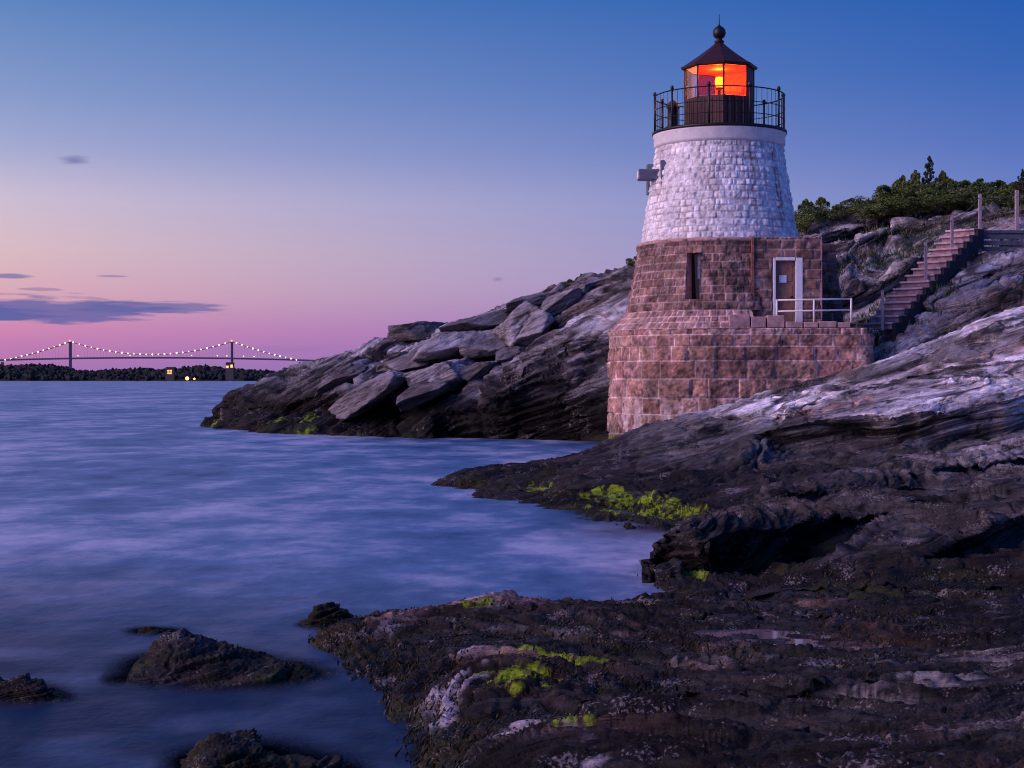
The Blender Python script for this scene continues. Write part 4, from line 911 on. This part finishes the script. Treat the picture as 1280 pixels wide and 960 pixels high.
# ------------------------------------------------------------------ staircase up the hillside
st = empty('staircase', (11.2, 50.0, 4.2), 'staircase of pinkish steps climbing the hillside to the right of the terrace', 'staircase'); SO = tuple(st.location)
A = Vector((11.25, 50.15, 4.33)); Bp = Vector((15.05, 54.0, 7.75)); NS = 15
hd = Vector((Bp.x - A.x, Bp.y - A.y, 0)); run = hd.length / NS; hd.normalize(); sd = Vector((hd.y, -hd.x, 0)); rise = (Bp.z - A.z) / NS; HWd = .5
def obox(mb, c, l, w, h):   # oriented box: centre, along heading, across, up
    vs = []
    for dz in (-h / 2, h / 2):
        for (a, b) in ((-1, -1), (1, -1), (1, 1), (-1, 1)):
            p = c + hd * (a * l / 2) + sd * (b * w / 2); vs.append((p.x, p.y, c.z + dz))
    mb.add(vs, [(0, 1, 2, 3), (7, 6, 5, 4), (0, 4, 5, 1), (1, 5, 6, 2), (2, 6, 7, 3), (3, 7, 4, 0)])
rs = random.Random(8)
for k in range(NS):
    c = A + hd * (run * (k + .5)) ; c.z = A.z + rise * (k + .5)
    m = MB(); j = rs.uniform(-.015, .015)
    obox(m, c + sd * j + Vector((0, 0, 0)), run + .05, 2 * HWd, rise * .93); m.build('step', M_step, st, SO, bevel=.015)
    m = MB(); c2 = c + hd * -.05 + sd * j; c2.z = A.z + rise * (k + 1) - .035; obox(m, c2, run + .1, 2 * HWd + .05, .06); m.build('tread', M_tread, st, SO, bevel=.01)
for sgn in (1,):
    m = MB()
    for k in range(NS):
        c = A + hd * (run * (k + .5)) + sd * (sgn * (HWd + .06)); c.z = A.z + rise * (k + .5) - .22; obox(m, c, run + .02, .1, .62)
    m.build('stringer', M_string, st, SO)
def postat(px, pyb, pyt, d, r=.045):
    b = at(px, pyb, d); t = at(px, pyt, d); m = MB(); m.box(b[0] - r, b[0] + r, b[1] - r, b[1] + r, b[2], t[2])
    m.build('handrail_post', M_wood, st, SO, bevel=.01); return (b[0], b[1], t[2])
tops = [postat(1103, 413, 363, 49.8, .04), postat(1157, 352, 303, 51.6, .045), postat(1190, 320, 272, 52.8), postat(1225, 316, 243, 53.6, .05), postat(1271, 300, 238, 54.4, .055)]
for dz in (-.06,):
    m = MB()
    pts = []
    for a, b in zip(tops[:-1], tops[1:]):
        for t in np.linspace(0, 1, 7)[:-1]:
            pts.append((a[0] * (1 - t) + b[0] * t, a[1] * (1 - t) + b[1] * t, a[2] * (1 - t) + b[2] * t + dz - .5 * t * (1 - t)))
    pts.append((tops[-1][0], tops[-1][1], tops[-1][2] + dz))
    m.tube(pts, .012, 5); m.build('handrail_cable', M_rope, st, SO)
ldg = empty('timber_landing', (15.9, 54.4, 7.3), 'dark timber landing with side boards at the top of the staircase', 'landing'); DO = tuple(ldg.location)
m = MB(); m.box(14.95, 17.6, 53.75, 55.0, 7.62, 7.72); m.build('platform', M_deckwood, ldg, DO)
for k in range(3): m = MB(); z = 7.02 + k * .2; m.box(15.05, 17.6, 53.72, 53.76, z, z + .16); m.build('side_board', M_deckwood, ldg, DO)
for x in (15.1, 16.1, 17.1): m = MB(); m.box(x, x + .1, 53.78, 53.88, 5.6, 7.62); m.build('support_post', M_string, ldg, DO)

# ------------------------------------------------------------------ distant shore, bridge
ID = 3000.0
pts_i = [(-520, 462), (-300, 455), (-160, 458), (-60, 453), (0, 452.5), (40, 452), (62, 459), (100, 460.5), (125, 458), (160, 456), (185, 459), (212, 455.5), (245, 453), (272, 458), (300, 459), (330, 461), (347, 466), (357, 474)]
def isl_h(px): return np.interp(px, [p for p, _ in pts_i], [(HY - y) / F * ID for _, y in pts_i])
pxs_ = np.linspace(-520, 358, 300); rows_ = np.linspace(0, 1, 14); V = []
for r in rows_:
    for p in pxs_:
        d = ID - 60 + r * 500; h = (isl_h(p) - 9) * math.sin(math.pi * min(1, r * 1.25)) ** .7 if isl_h(p) > 9 else isl_h(p) * math.sin(math.pi * r) * .5
        V.append(((p - 640) / F * ID, d, max(h, 0) * (1 if 0 < r < 1 else 0) + (1.5 if 0 < r < 1 else -1)))
M_isl = simple("dark far shore", (.02, .024, .02), .95, 0, .02, .4)
me = new_mesh('far_shore', V, grid_quads(len(rows_), len(pxs_)), None); tag(link('far_shore', me, M_isl), kind='structure')
# far wood: one mass of lumpy crowns
rg = np.random.default_rng(5); ico = []
t_ = (1 + 5 ** .5) / 2
iv = np.array([(-1, t_, 0), (1, t_, 0), (-1, -t_, 0), (1, -t_, 0), (0, -1, t_), (0, 1, t_), (0, -1, -t_), (0, 1, -t_), (t_, 0, -1), (t_, 0, 1), (-t_, 0, -1), (-t_, 0, 1)]) / 1.9
fi = np.array([(0, 11, 5), (0, 5, 1), (0, 1, 7), (0, 7, 10), (0, 10, 11), (1, 5, 9), (5, 11, 4), (11, 10, 2), (10, 7, 6), (7, 1, 8), (3, 9, 4), (3, 4, 2), (3, 2, 6), (3, 6, 8), (3, 8, 9), (4, 9, 5), (2, 4, 11), (6, 2, 10), (8, 6, 7), (9, 8, 1)])
VV = []; FF = []; nb = 0
for i in range(5200):
    p = rg.uniform(-520, 356); r = rg.random() ** 1.2; hmax = isl_h(p)
    x = (p - 640) / F * ID; y = ID - 50 + r * 420; h = max(hmax - 9, 1) * math.sin(math.pi * min(1, (r * .84 + .02) * 1.25)) ** .7
    s = rg.uniform(2.5, 6) * (.5 + .5 * min(1, hmax / 18)); zc = h + s * .6
    if zc + s > hmax + 5: zc = hmax + 4 * rg.random() - s
    v = iv * np.array((s * rg.uniform(.7, 1.1), s, s * rg.uniform(.8, 1.3))) * (1 + .25 * rg.standard_normal((12, 1))); VV.append(v + (x, y, zc)); FF.append(fi + nb); nb += 12
me = new_mesh('far_wood', np.vstack(VV), np.vstack(FF), None, smooth=False); tag(link('far_wood', me, simple("far foliage", (.014, .018, .016), .95, 0, .05, .5)), kind='stuff')

def house(px, py, w, h, label, lit, d=ID - 75, roof_c=M_isl):
    x, y, z = at(px, py, d); o = empty('house', (x, y, 0), label, 'house'); oo = (x, y, 0)
    m = MB(); m.box(x - w / 2, x + w / 2, y, y + 9, 1, z + h / 2); m.build('wall', simple("far house wall", (.07, .06, .055), .9), o, oo)
    m = MB(); t = z + h / 2; m.add([(x - w / 2 - .5, y - .5, t), (x + w / 2 + .5, y - .5, t), (x + w / 2 + .5, y + 9.5, t), (x - w / 2 - .5, y + 9.5, t), (x - w / 2, y + 4.5, t + 3), (x + w / 2, y + 4.5, t + 3)], [(0, 1, 5, 4), (2, 3, 4, 5), (0, 4, 3), (1, 2, 5), (0, 3, 2, 1)]); m.build('roof', M_isl, o, oo)
    for (dx, dz, ww, hh) in lit:
        m = MB(); m.box(x + dx - ww / 2, x + dx + ww / 2, y - .3, y - .05, z + dz - hh / 2, z + dz + hh / 2); m.build('lit_window', M_warm, o, oo)
house(212, 465, 15, 12, 'far house with a tall yellow lit window among dark trees left of the dock lights', [(-2.2, 2.8, 3.4, 1.6), (2.2, 2.8, 3.4, 1.6), (-2.2, 0, 3.4, 1.6), (2.2, 0, 3.4, 1.6), (0, -2.8, 7.6, 1.4)])
house(287, 458, 14, 9, 'far house with two small orange lit windows below the right bridge tower', [(-4, -.8, 4, 4), (3.6, .5, 4, 5)])
for (px, py, r, lb, hot) in ((234, 473, 3.3, 'brightest dock lamp at the far waterline, the left one of the close pair', 8), (243, 473.5, 1.9, 'dimmer dock lamp at the far waterline, right beside the brightest one', 5)):
    x, y, z = at(px, py, ID - 80); o = empty('dock_lamp', (x, y, 0), lb, 'lamp', 'dock lamps on the far shore'); oo = (x, y, 0)
    m = MB(); m.tube([(x, y, 0), (x, y, z)], .4, 6); m.build('post', M_pier, o, oo)
    m = MB(); m.lathe([(0, z - r), (r * .7, z - r * .7), (r, z), (r * .7, z + r * .7), (0, z + r)], 10, (x, y)); m.build('bulb', simple("dock lamp glow %d" % hot, (1, .6, .2), .5, emit=(1, .45, .1, 1), es=hot * .6), o, oo)

BD = 4900.0
def bx_(px): return (px - 640) / F * BD
br = empty('suspension_bridge', (bx_(189), BD, 0), 'long suspension bridge across the bay strung with lights, far left', 'bridge'); BO = (bx_(189), BD, 0)
deckz = lambda px: CH + (HY - (446.2 + 5.5 * ((px - 189) / 190) ** 2 * .55)) / F * BD
def cab(px):
    yt, yb = 427.0, 443.5
    if 88 <= px <= 290: y = yb - (yb - yt) * ((px - 189) / 101.) ** 2
    elif px > 290: t = (px - 290) / 85.; y = yt + (451 - yt) * (t * 1.32 - .32 * t * t)
    else: t = (88 - px) / 85.; y = yt + (451 - yt) * (t * 1.32 - .32 * t * t)
    return CH + (HY - y) / F * BD
dp = [-260, -150, -80, -20] + list(range(0, 400, 12)) + [430, 470, 540, 640]
m = MB()
vs = []
for p in dp:
    z = deckz(p) if -40 < p < 420 else deckz(420 if p > 0 else -40) - abs(p - (420 if p > 0 else -40)) * .09
    vs += [(bx_(p), BD - 6, z), (bx_(p), BD + 6, z), (bx_(p), BD + 6, z - 5), (bx_(p), BD - 6, z - 5)]
m.add(vs, [(4 * i + a, 4 * i + (a + 1) % 4, 4 * i + 4 + (a + 1) % 4, 4 * i + 4 + a) for i in range(len(dp) - 1) for a in range(4)])
m.build('deck', M_steelgreen, br, BO)
for px in (88, 290):
    m = MB(); x = bx_(px); zt = cab(88)
    for y in (BD - 5, BD + 5): m.box(x - 2.6, x + 2.6, y - 2, y + 2, -2, zt)
    for z in (zt - 8, zt - 38, 40): m.box(x - 2.2, x + 2.2, BD - 3, BD + 3, z, z + 5)
    tw = m.build('tower', M_pier, br, BO)
    m = MB(); m.lathe([(0, zt), (2.5, zt + 1), (2.5, zt + 4), (0, zt + 5)], 8, (x, BD - 5)); m.build('beacon', M_beacon, tw, BO)
for px in (3, 375, -60, -120, 420, 460, 500): m = MB(); x = bx_(px); m.box(x - 3, x + 3, BD - 4, BD + 4, -2, deckz(min(max(px, -40), 420)) - 8 - (8 if abs(px - 190) > 240 else 0)); m.build('pier', M_pier, br, BO)
for y in (BD - 5, BD + 5):
    m = MB(); m.tube([(bx_(p), y, cab(p)) for p in np.linspace(3, 375, 94)], .7, 5); m.build('main_cable', M_pier, br, BO)
m = MB()
for p in np.arange(10, 372, 4.0):
    if abs(cab(p) - deckz(p)) > 3: m.tube([(bx_(p), BD - 5, cab(p)), (bx_(p), BD - 5, deckz(p))], .18, 3)
m.build('hanger_cable', M_pier, br, BO)['kind'] = 'stuff'
lm = MB(); lm.lathe([(0, -2.3), (1.6, -1.6), (2.3, 0), (1.6, 1.6), (0, 2.3)], 8)
lme = None
for p in list(np.arange(92, 289, 7.6)) + list(np.arange(296, 374, 6.8)) + list(np.arange(82, 2, -6.8)):
    if lme is None: o = lm.build('cable_light', M_necklace, br); lme = o.data
    else: o = bpy.data.objects.new('cable_light', lme); COL.objects.link(o); o.parent = br
    o.location = (bx_(p) - BO[0], -5, cab(p) + 1); k_ = .7 + .5 * ((p * 7.31) % 1); o.scale = (k_, k_, k_)
for p in (98, 163, 240, 272, 284, 305, 318):
    o = bpy.data.objects.new('deck_light', lme); COL.objects.link(o); o.parent = br; o.location = (bx_(p) - BO[0], -5, deckz(p) + 5); o.scale = (.6,) * 3

# ------------------------------------------------------------------ angular blocks on the cliff
def block(px, py, w, h, d, dep, label, seed, rot=0, lift=.0, tonef=1.0, cuts=()):
    """an angular boulder: a sphere cut by random planes, sized in metres from its place"""
    n = 70; th = np.linspace(0.02, math.pi - .02, n); ph = np.linspace(0, 2 * math.pi, 2 * n, endpoint=False)
    T, Pp = np.meshgrid(th, ph, indexing='ij'); dr = np.stack([np.sin(T) * np.cos(Pp), np.sin(T) * np.sin(Pp), np.cos(T)], 2).reshape(-1, 3)
    r_ = np.random.default_rng(seed); r = np.full(len(dr), 1.25)
    nn = [np.array(c, float) for c in ((0, 0, 1), (0, 0, -1), (1, 0, .1), (-1, 0, -.1), (0, 1, 0), (0, -1, .15))] + [r_.standard_normal(3) for _ in range(9)]
    for i, v in enumerate(nn):
        v = v + .25 * r_.standard_normal(3); v /= np.linalg.norm(v); q = dr @ v; k = r_.uniform(.62, .85) if i > 5 else r_.uniform(.66, .8)
        r = np.where(q > 1e-3, np.minimum(r, k / np.maximum(q, 1e-3)), r)
    S = np.array(((px * 0 + w) / F * d / 1.45, dep / 1.45, h / F * d / 1.45))
    P = dr * r[:, None] * S
    P = P + dr * (.2 * fbm(P * .9, 4, seed) + .16 * fbm(P * np.array((1.6, 1.6, 5)), 4, seed + 1, .6) - .12 * (1 - sst(0, .06, np.abs(fbm(P * np.array((.5, .8, 1.3)), 2, seed + 2)))))[:, None] * min(S)
    c, s_ = math.cos(rot), math.sin(rot); P = np.c_[P[:, 0] * c - P[:, 2] * s_, P[:, 1], P[:, 0] * s_ + P[:, 2] * c]
    x, y, z = at(px, py, d)
    Wd = P + (x, y, z); a, b, nb_ = bedding(30, 10); strat = np.stack([Wd @ a * .14, Wd @ b * .4, Wd @ nb_ * 2], 1)
    t = np.clip(.55 + .8 * fbm(Wd / 1.5, 4, seed + 3) + .3 * fbm(strat * 1.5, 3, seed + 4), 0, 1)[:, None]
    colr = (np.array((.16, .13, .13)) * (1 - t) + np.array((.40, .40, .46)) * t) * tonef
    me = new_mesh('boulder', P, grid_quads(n, 2 * n), {'tone': ('FLOAT_COLOR', np.c_[colr, np.ones(len(P))]), 'strat': ('FLOAT_VECTOR', strat), 'wet': ('FLOAT', np.zeros(len(P)))})
    # close the seam
    o = link('boulder', me, M_rock_far); o.location = (x, y, z)
    import bmesh
    bm = bmesh.new(); bm.from_mesh(me); N2 = 2 * n; bm.verts.ensure_lookup_table()
    for i in range(n - 1):
        f = bm.faces.new([bm.verts[i * N2 + N2 - 1], bm.verts[i * N2], bm.verts[(i + 1) * N2], bm.verts[(i + 1) * N2 + N2 - 1]]); f.smooth = True
    bm.to_mesh(me); bm.free()
    tag(o, label, 'boulder', 'angular blocks on the far cliff')
BL = [(524, 410, 56, 26, 91, 'dark head-shaped boulder overhanging the left end of the skyline on the far cliff', .08, .5),
 (575, 425, 78, 36, 86, 'pale slab-sided block lying across the middle of the far cliff', .1, 1.0), (614, 424, 52, 34, 85.3, 'blue-grey block wedged between the pale slab-sided block and the large tilted block', .05, .85),
 (655, 404, 50, 50, 83.2, 'large tilted block with a pale sloping face high on the far cliff', .6, 1.1), (602, 398, 84, 20, 89, 'flat dark reddish block on the skyline behind the pale slab-sided block', .22, .5),
 (553, 466, 58, 34, 82, 'pale rounded block low in the centre of the far cliff', .12, 1.15), (706, 370, 40, 24, 86.5, 'pale split block near the skyline left of the tower', .35, 1.0),
 (672, 371, 54, 20, 88, 'small dark block on the skyline above the large tilted block', .2, .5), (468, 482, 62, 30, 83.5, 'pinkish slab leaning on the lower left of the far cliff', .55, .9),
 (528, 486, 54, 22, 80.5, 'low dark block just under the pale rounded block', .3, .6), (728, 356, 34, 20, 86.8, 'small pale block on the skyline beside the green bush', .4, .9),
 (640, 438, 34, 20, 82, 'small dark chunk fallen in the gully under the large tilted block', .2, .5), (520, 446, 50, 24, 86.5, 'pale wedge left of the pale slab-sided block', .3, .9),
 (490, 452, 44, 22, 88, 'reddish wedge on the slope under the head-shaped boulder', .4, .6), (430, 466, 50, 22, 89, 'dark flat block left of the leaning pinkish slab', .45, .55), (600, 460, 40, 22, 81.5, 'dark block in the gully right of the pale rounded block', .35, .5)]
for i_, (a1, a2, a3, a4, a5, lb, rt, tf) in enumerate(BL): block(a1, a2 + 6, a3 * 1.25, a4 * .92, a5, 3.6, lb, 11 * i_ + 3, rt, tonef=tf * .82)

# ------------------------------------------------------------------ plants
def leaf_cloud(name, centers, radii, n, size, seed, mat, parent=None, up=.0):
    r = np.random.default_rng(seed); k = r.integers(0, len(centers), n); c = np.array(centers)[k]; rad = np.array(radii)[k]
    v = r.standard_normal((n, 3)); v /= np.linalg.norm(v, axis=1, keepdims=True); p = c + v * rad * (r.random((n, 1)) ** .45)
    d1 = r.standard_normal((n, 3)); d1[:, 2] += up; d1 /= np.linalg.norm(d1, axis=1, keepdims=True); d2 = np.cross(d1, r.standard_normal((n, 3))); d2 /= np.linalg.norm(d2, axis=1, keepdims=True)
    s = size * r.uniform(.6, 1.4, (n, 1)); a = p - d1 * s; b = p + d2 * s * .4; cc = p + d1 * s; d = p - d2 * s * .4
    V = np.stack([a, b, cc, d], 1).reshape(-1, 3); q = np.arange(4 * n).reshape(-1, 4)
    return new_mesh(name, V, q, None, smooth=False)
M_leaf = simple("shrub leaves", (.10, .14, .03), .7, 0, .9, .6)
M_leaf2 = simple("dark conifer needles", (.03, .045, .018), .8, 0, 1.2, .5)
M_bark = simple("bark", (.06, .045, .035), .9)
def shrub_proto(seed, conifer=False):
    r = random.Random(seed)
    if conifer:
        cs, rs_ = [], []
        for i in range(26):
            t = i / 25; rr = (1 - t) ** .8 * .42
            for k in range(4): a = r.uniform(0, 6.3); q = r.uniform(.1, 1.25); cs.append((math.cos(a) * rr * q, math.sin(a) * rr * q, .1 + t * .9 + .05 * q)); rs_.append((.03 + .09 * (1 - t) * r.random(),) * 2 + (.03,))
        return leaf_cloud('foliage', cs, rs_, 3000, .03, seed, M_leaf2, up=.3)
    cs, rs_ = [], []
    for i in range(26):
        a = r.uniform(0, 6.3); q = r.random() ** .5 * .6; h = .12 + .72 * r.random() * (1 - q * .6)
        cs.append((math.cos(a) * q, math.sin(a) * q, h)); rs_.append((.15 + .1 * r.random(),) * 2 + (.12 + .1 * r.random(),))
    for i in range(12): a = r.uniform(0, 6.3); q = r.random() * .4; cs.append((math.cos(a) * q, math.sin(a) * q, .95 - q * .6)); rs_.append((.06, .06, .09))
    return leaf_cloud('foliage', cs, rs_, 7000, .036, seed, M_leaf, up=.2)
protos = [shrub_proto(i + 1) for i in range(4)]; cprotos = [shrub_proto(i + 40, True) for i in range(3)]
stm = MB(); stm.tube([(0, 0, -.3), (.01, 0, .3), (0, .01, .75)], .03, 6, .01)
for a in range(4): stm.tube([(0, 0, .15), (.2 * math.cos(a * 1.6), .2 * math.sin(a * 1.6), .5)], .015, 5, .006)
stem_o = None
def plant(px, pytop, d, wpx, con, label, idx, group, cat='shrub', nm='shrub'):
    global stem_o
    x = (px - 640) / F * d; g = ground(x, d) - .15; zt = CH + (HY - pytop) / F * d; h = max(zt - g, .5)
    o = empty(nm, (x, d, g), label, cat, group); o.rotation_euler[2] = idx * 1.3; w = wpx / F * d
    me = (cprotos[idx % 3] if con else protos[idx % 4])
    if not me.materials: me.materials.append(M_leaf2 if con else M_leaf)
    f = bpy.data.objects.new('crown' if con else 'foliage', me); COL.objects.link(f); f.parent = o; f.scale = (w, w, h)
    if stem_o is None: stem_o = stm.build('trunk', M_bark, o); s_ = stem_o
    else: s_ = bpy.data.objects.new('trunk', stem_o.data); COL.objects.link(s_); s_.parent = o
    s_.scale = (w, w, h)
GH = 'green shrubs along the hilltop'
hill = [(1008, 250, 75, 34), (1026, 247, 76, 34), (1046, 256, 75, 30), (1064, 248, 76, 30), (1085, 250, 75, 34), (1104, 232, 76, 44), (1126, 226, 77, 40), (1146, 226, 76, 40), (1166, 228, 76, 36), (1186, 224, 76, 40), (1206, 226, 76, 44), (1226, 224, 76, 40), (1248, 226, 76, 44), (1268, 228, 75, 40), (1292, 222, 75, 44),
        (1112, 246, 73.5, 40), (1135, 240, 73.5, 44), (1160, 240, 73.5, 44), (1184, 240, 73, 44), (1210, 240, 72.5, 48), (1236, 240, 72, 48), (1262, 240, 71.5, 44), (1096, 254, 73.5, 30), (1318, 222, 74, 50), (1350, 215, 74, 50)]
lab = {0: 'leftmost green shrub on the hilltop, touching the edge of the white tower'}
for i, (px, py, d, w) in enumerate(hill):
    l = lab.get(i, 'dense green shrub in the unbroken hedge of shrubs along the hilltop')
    if i in (1, 2, 3, 4): l = ['', 'second green shrub right of the white tower on the hilltop', 'low shrub in the dip of the hilltop skyline right of the tower', 'small separate shrub on the skyline just past the dip', 'shrub at the foot of the rising hedge on the hilltop'][i]
    plant(px, py, d, w * 1.15, False, l, i, GH)
for i, (px, py, d, w, l) in enumerate([(1162, 200, 77, 40, 'tallest pointed conifer rising above the hilltop hedge'), (1278, 214, 74, 30, 'dark conifer at the right edge of the photo on the hilltop')]):
    plant(px, py, d, w, True, l, i, 'conifers on the hilltop', 'tree', 'conifer_tree')
plant(1144, 214, 77, 34, False, 'tall bushy shrub just left of the tallest conifer on the hilltop', 2, GH)
plant(1128, 220, 77, 30, False, 'second tall bushy shrub left of the tallest conifer on the hilltop', 3, GH)
plant(1178, 214, 77, 28, False, 'tall bushy shrub just right of the tallest conifer on the hilltop', 1, GH)
plant(712, 350, 87.5, 24, False, 'lone low green bush on the far cliff skyline left of the tower', 1, None)
plant(796, 321, 83.8, 20, False, 'green bush on the skyline touching the left side of the tower', 2, None)

def blades(name, P, n_each, length, width, seed, mat, droop=False, spread=.05, label=None):
    r = np.random.default_rng(seed); P = np.repeat(P, n_each, 0); n = len(P); P = P + r.normal(0, spread, (n, 3)) * (1, 1, .2)
    a = r.uniform(0, 6.283, n); L_ = length * r.uniform(.5, 1.3, n); hz = np.c_[np.cos(a), np.sin(a)]
    if droop: tip = P + np.c_[hz * L_[:, None] * .45, -L_ * .75]; tip[:, 1] -= L_ * .3
    else: tip = P + np.c_[hz * L_[:, None] * .45, L_ * .9]
    sd_ = np.c_[-hz[:, 1], hz[:, 0], np.zeros(n)] * width; mid = (P + tip) / 2 + np.c_[hz * L_[:, None] * .1, np.full(n, .12) * L_]
    V = np.stack([P - sd_, P + sd_, mid + sd_ * .8, tip, mid - sd_ * .8], 1).reshape(-1, 3); q = np.arange(5 * n).reshape(-1, 5)
    o = link(name, new_mesh(name, V, q, None, smooth=False), mat); tag(o, label, None, None, 'stuff'); return o
r0_ = np.random.default_rng(2)
V, al, Nn = MASS['cliff']
px = V[:, 0] / V[:, 1] * F + 640
g = fbm(V / 2.5 + 30, 4, 45)
m_ = (V[:, 1] > 50) & (px > 1030) & (px < 1330) & (V[:, 2] > 4) & (g > .16); I = np.where(m_)[0]
I = r0_.choice(I, min(1300, len(I)), replace=False)
blades('grass', V[I], 4, .22, .02, 3, simple("hillside grass", (.06, .08, .025), .8, 0, 1, .5), spread=.12)
M_sea = simple("brown rockweed", (.035, .028, .01), .35, 0, 6, .6); M_lime = simple("lime weed", (.17, .27, .01), .6, 0, 8, .35)
S_, Al_ = [], []
for nm, lim, cnt in (('rock_ledge', .34, 9000), ('rock_slab', .38, 7000), ('rock_outcrop', .3, 1600)):
    V, al, Nn = MASS[nm]; n_ = fbm(V / .6, 3, 400)
    I = np.where((V[:, 2] > .0) & (V[:, 2] + .3 * n_ < lim) & (V[:, 1] > 8) & (V[:, 1] < 46))[0]
    if len(I): S_.append(V[r0_.choice(I, min(cnt, len(I)), replace=False)])
    I = np.where(al > .45)[0]
    if len(I): Al_.append(V[r0_.choice(I, min(4500, len(I)), replace=False)])
blades('seaweed', np.vstack(S_), 3, .1, .008, 5, M_sea, True, .05)
blades('green_algae', np.vstack(Al_), 1, .032, .006, 6, M_lime, True, .02)
